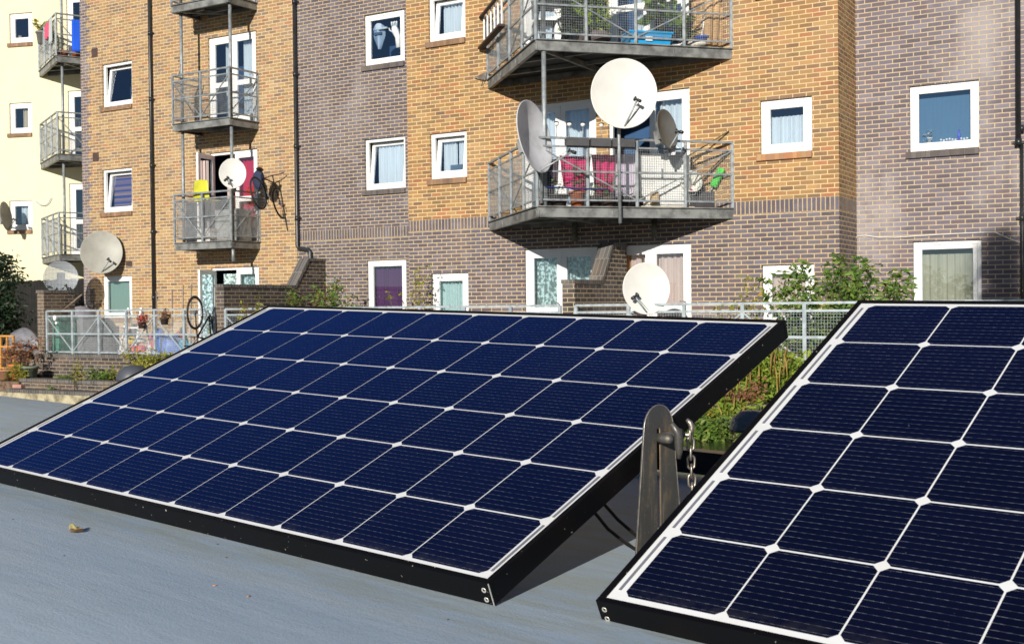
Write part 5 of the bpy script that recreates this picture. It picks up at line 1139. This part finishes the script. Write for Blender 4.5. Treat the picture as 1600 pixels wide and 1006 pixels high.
# clamp bolt with a wing handle through the slot; local +y points away from the plate's far side
zb = W(1034, 684, 1.93).z-bp.z
sg = -1 if (Mbk.to_3x3() @ Vector((0, -1, 0))).y < 0 else 1   # side that faces the viewer
mb = MB(); mb.tube([(0, sg*.002, zb), (0, sg*.012, zb), (0, sg*.026, zb), (0, sg*.030, zb)], [.0085, .0085, .008, .002], 16); mb.build('bolt', stl.m, t)
mb = MB(); mb.tube([(.004, sg*.024, zb+.026), (.014, sg*.030, zb+.010), (.016, sg*.030, zb-.004), (.020, sg*.028, zb-.022), (.022, sg*.026, zb-.034)], [.004, .007, .008, .006, .004], 10); mb.build('wing_nut', stl.m, t)
mb = MB(); mb.tube([(.0, 0, zb), (.03, .03*-sg*0+.02, zb+.004), (.055, .0, zb+.002)], [.008, .009, .008], 10); mb.tube([(.045, 0, zb), (.058, 0, zb)], .013, 6); mb.build('spacer', stl.m, t)
# chain
cm_ = NT('chain_steel'); cm_.set(col=cm_.mix(cm_.noise(cm_.obj(), 90, 3), (.24, .20, .16), (.48, .44, .40)), rough=.38, metal=.8)
t = thing('chain', 'short steel chain hanging from a hook beside the bracket', 'chain', wor((0, 0, 0)))
def link(c, L, w, r, ang):
    pts = []; n = 6
    for s_, a0 in ((1, 0), (-1, math.pi)):
        for i in range(n+1): a_ = a0+math.pi*i/n; pts.append((w/2*math.cos(a_), (L/2-w/2)*s_+w/2*math.sin(a_)))
    ca, sa = math.cos(ang), math.sin(ang); mb = MB(); mb.tube([Vector((c[0]+x*ca, c[1]+x*sa, c[2]+z)) for x, z in pts], r, 8, closed=True); return mb
Yc = 1.99; top_ = W(1078, 672, Yc); bot_ = W(1083, 800, Yc); nl = 9; step = (top_.z-bot_.z)/nl
for i in range(nl):
    c = top_.lerp(bot_, (i+.5)/nl); link(c, step*1.46, step*.80, .0021, R(12) if i % 2 else R(80)).build('link', cm_.m, t)
h0 = W(1067, 664, Yc)
mb = MB(); a = W(1072, 656, Yc); mb.tube([W(1060, 676, Yc+.01), W(1069, 679, Yc), W(1076, 680, Yc), W(1080, 674, Yc), W(1081, 666, Yc), W(1078, 660, Yc), W(1073, 655, Yc)], [.004, .004, .0045, .005, .0055, .005, .003], 10); mb.build('hook', cm_.m, t)
# cables
blk = plain('cable_black', (.012, .012, .013), .4)
def cable(px, lab):
    pts = [W(*q_) for q_ in px]; mb = MB(); mb.tube(pts, .0032, 10); o = mb.build('power_cable', blk); return tag(o, lab, 'cable', 'power cables under the left panel')
cable([(892, 755, 2.18), (925, 795, 2.10), (950, 826, 2.05), (980, 850, 2.0), (1030, 880, 1.92)], 'lower black cable leaving the underside of the left panel')
cable([(915, 748, 2.20), (942, 785, 2.13), (966, 812, 2.08), (995, 837, 2.04), (1040, 868, 1.96)], 'upper black cable nearer the steel bracket')

# ================================================================== leaf litter on the roof
def on_roof(px, py):
    d = ray(px, py); o0 = Vector((0, 0, ZC)); k_ = .5
    for _ in range(30): p = o0+d*k_; k_ += (p.z-rz(p))/(-d.z) if True else 0
    return o0+d*k_
q_ = on_roof(116, 832); t = thing('dead_leaf', 'curled yellow leaf lying on the blue-grey roof', 'leaf', wor(q_, .4))
MB().sheet(lambda u, v: ((u-.5)*.018, (v-.5)*.009*math.sin(math.pi*(u*.9+.05)), .004+.010*(2*v-1)**2+.004*math.sin(u*6)), 12, 6).build('blade', plain('yellow_leaf', (.30, .26, .11), .6, var=.3, scale=60), t)
MB().sheet(lambda u, v: ((u-.5)*.021+.004, (v-.5)*.010*math.sin(math.pi*(u*.9+.05))-.006, .002+.006*(2*v-1)**2), 12, 6).build('curled_edge', plain('brown_leaf', (.13, .07, .03), .7), t)
q_ = on_roof(120, 832)
for i, (px, py) in enumerate(((335, 915), (388, 932), (20, 811), (340, 850), (354, 871), (100, 868), (520, 860), (700, 968))):
    q_ = on_roof(px, py); mb = MB(); r_ = .0022 if i < 2 else .0013; mb.sphere((0, 0, r_*.5), r_, 4, (1.6, .9, .5)); o = mb.build('debris', plain('orange_crumb' if i < 2 else 'dark_crumb', (.45, .22, .1) if i < 2 else (.05, .04, .03), .8)); o.matrix_world = wor(q_, i)
    tag(o, ['larger orange crumb left of centre on the roof', 'orange crumb furthest right on the roof, nearer the viewer'][i] if i < 2 else 'tiny dark crumb lying on the blue-grey roof', 'debris', 'crumbs on the roof')
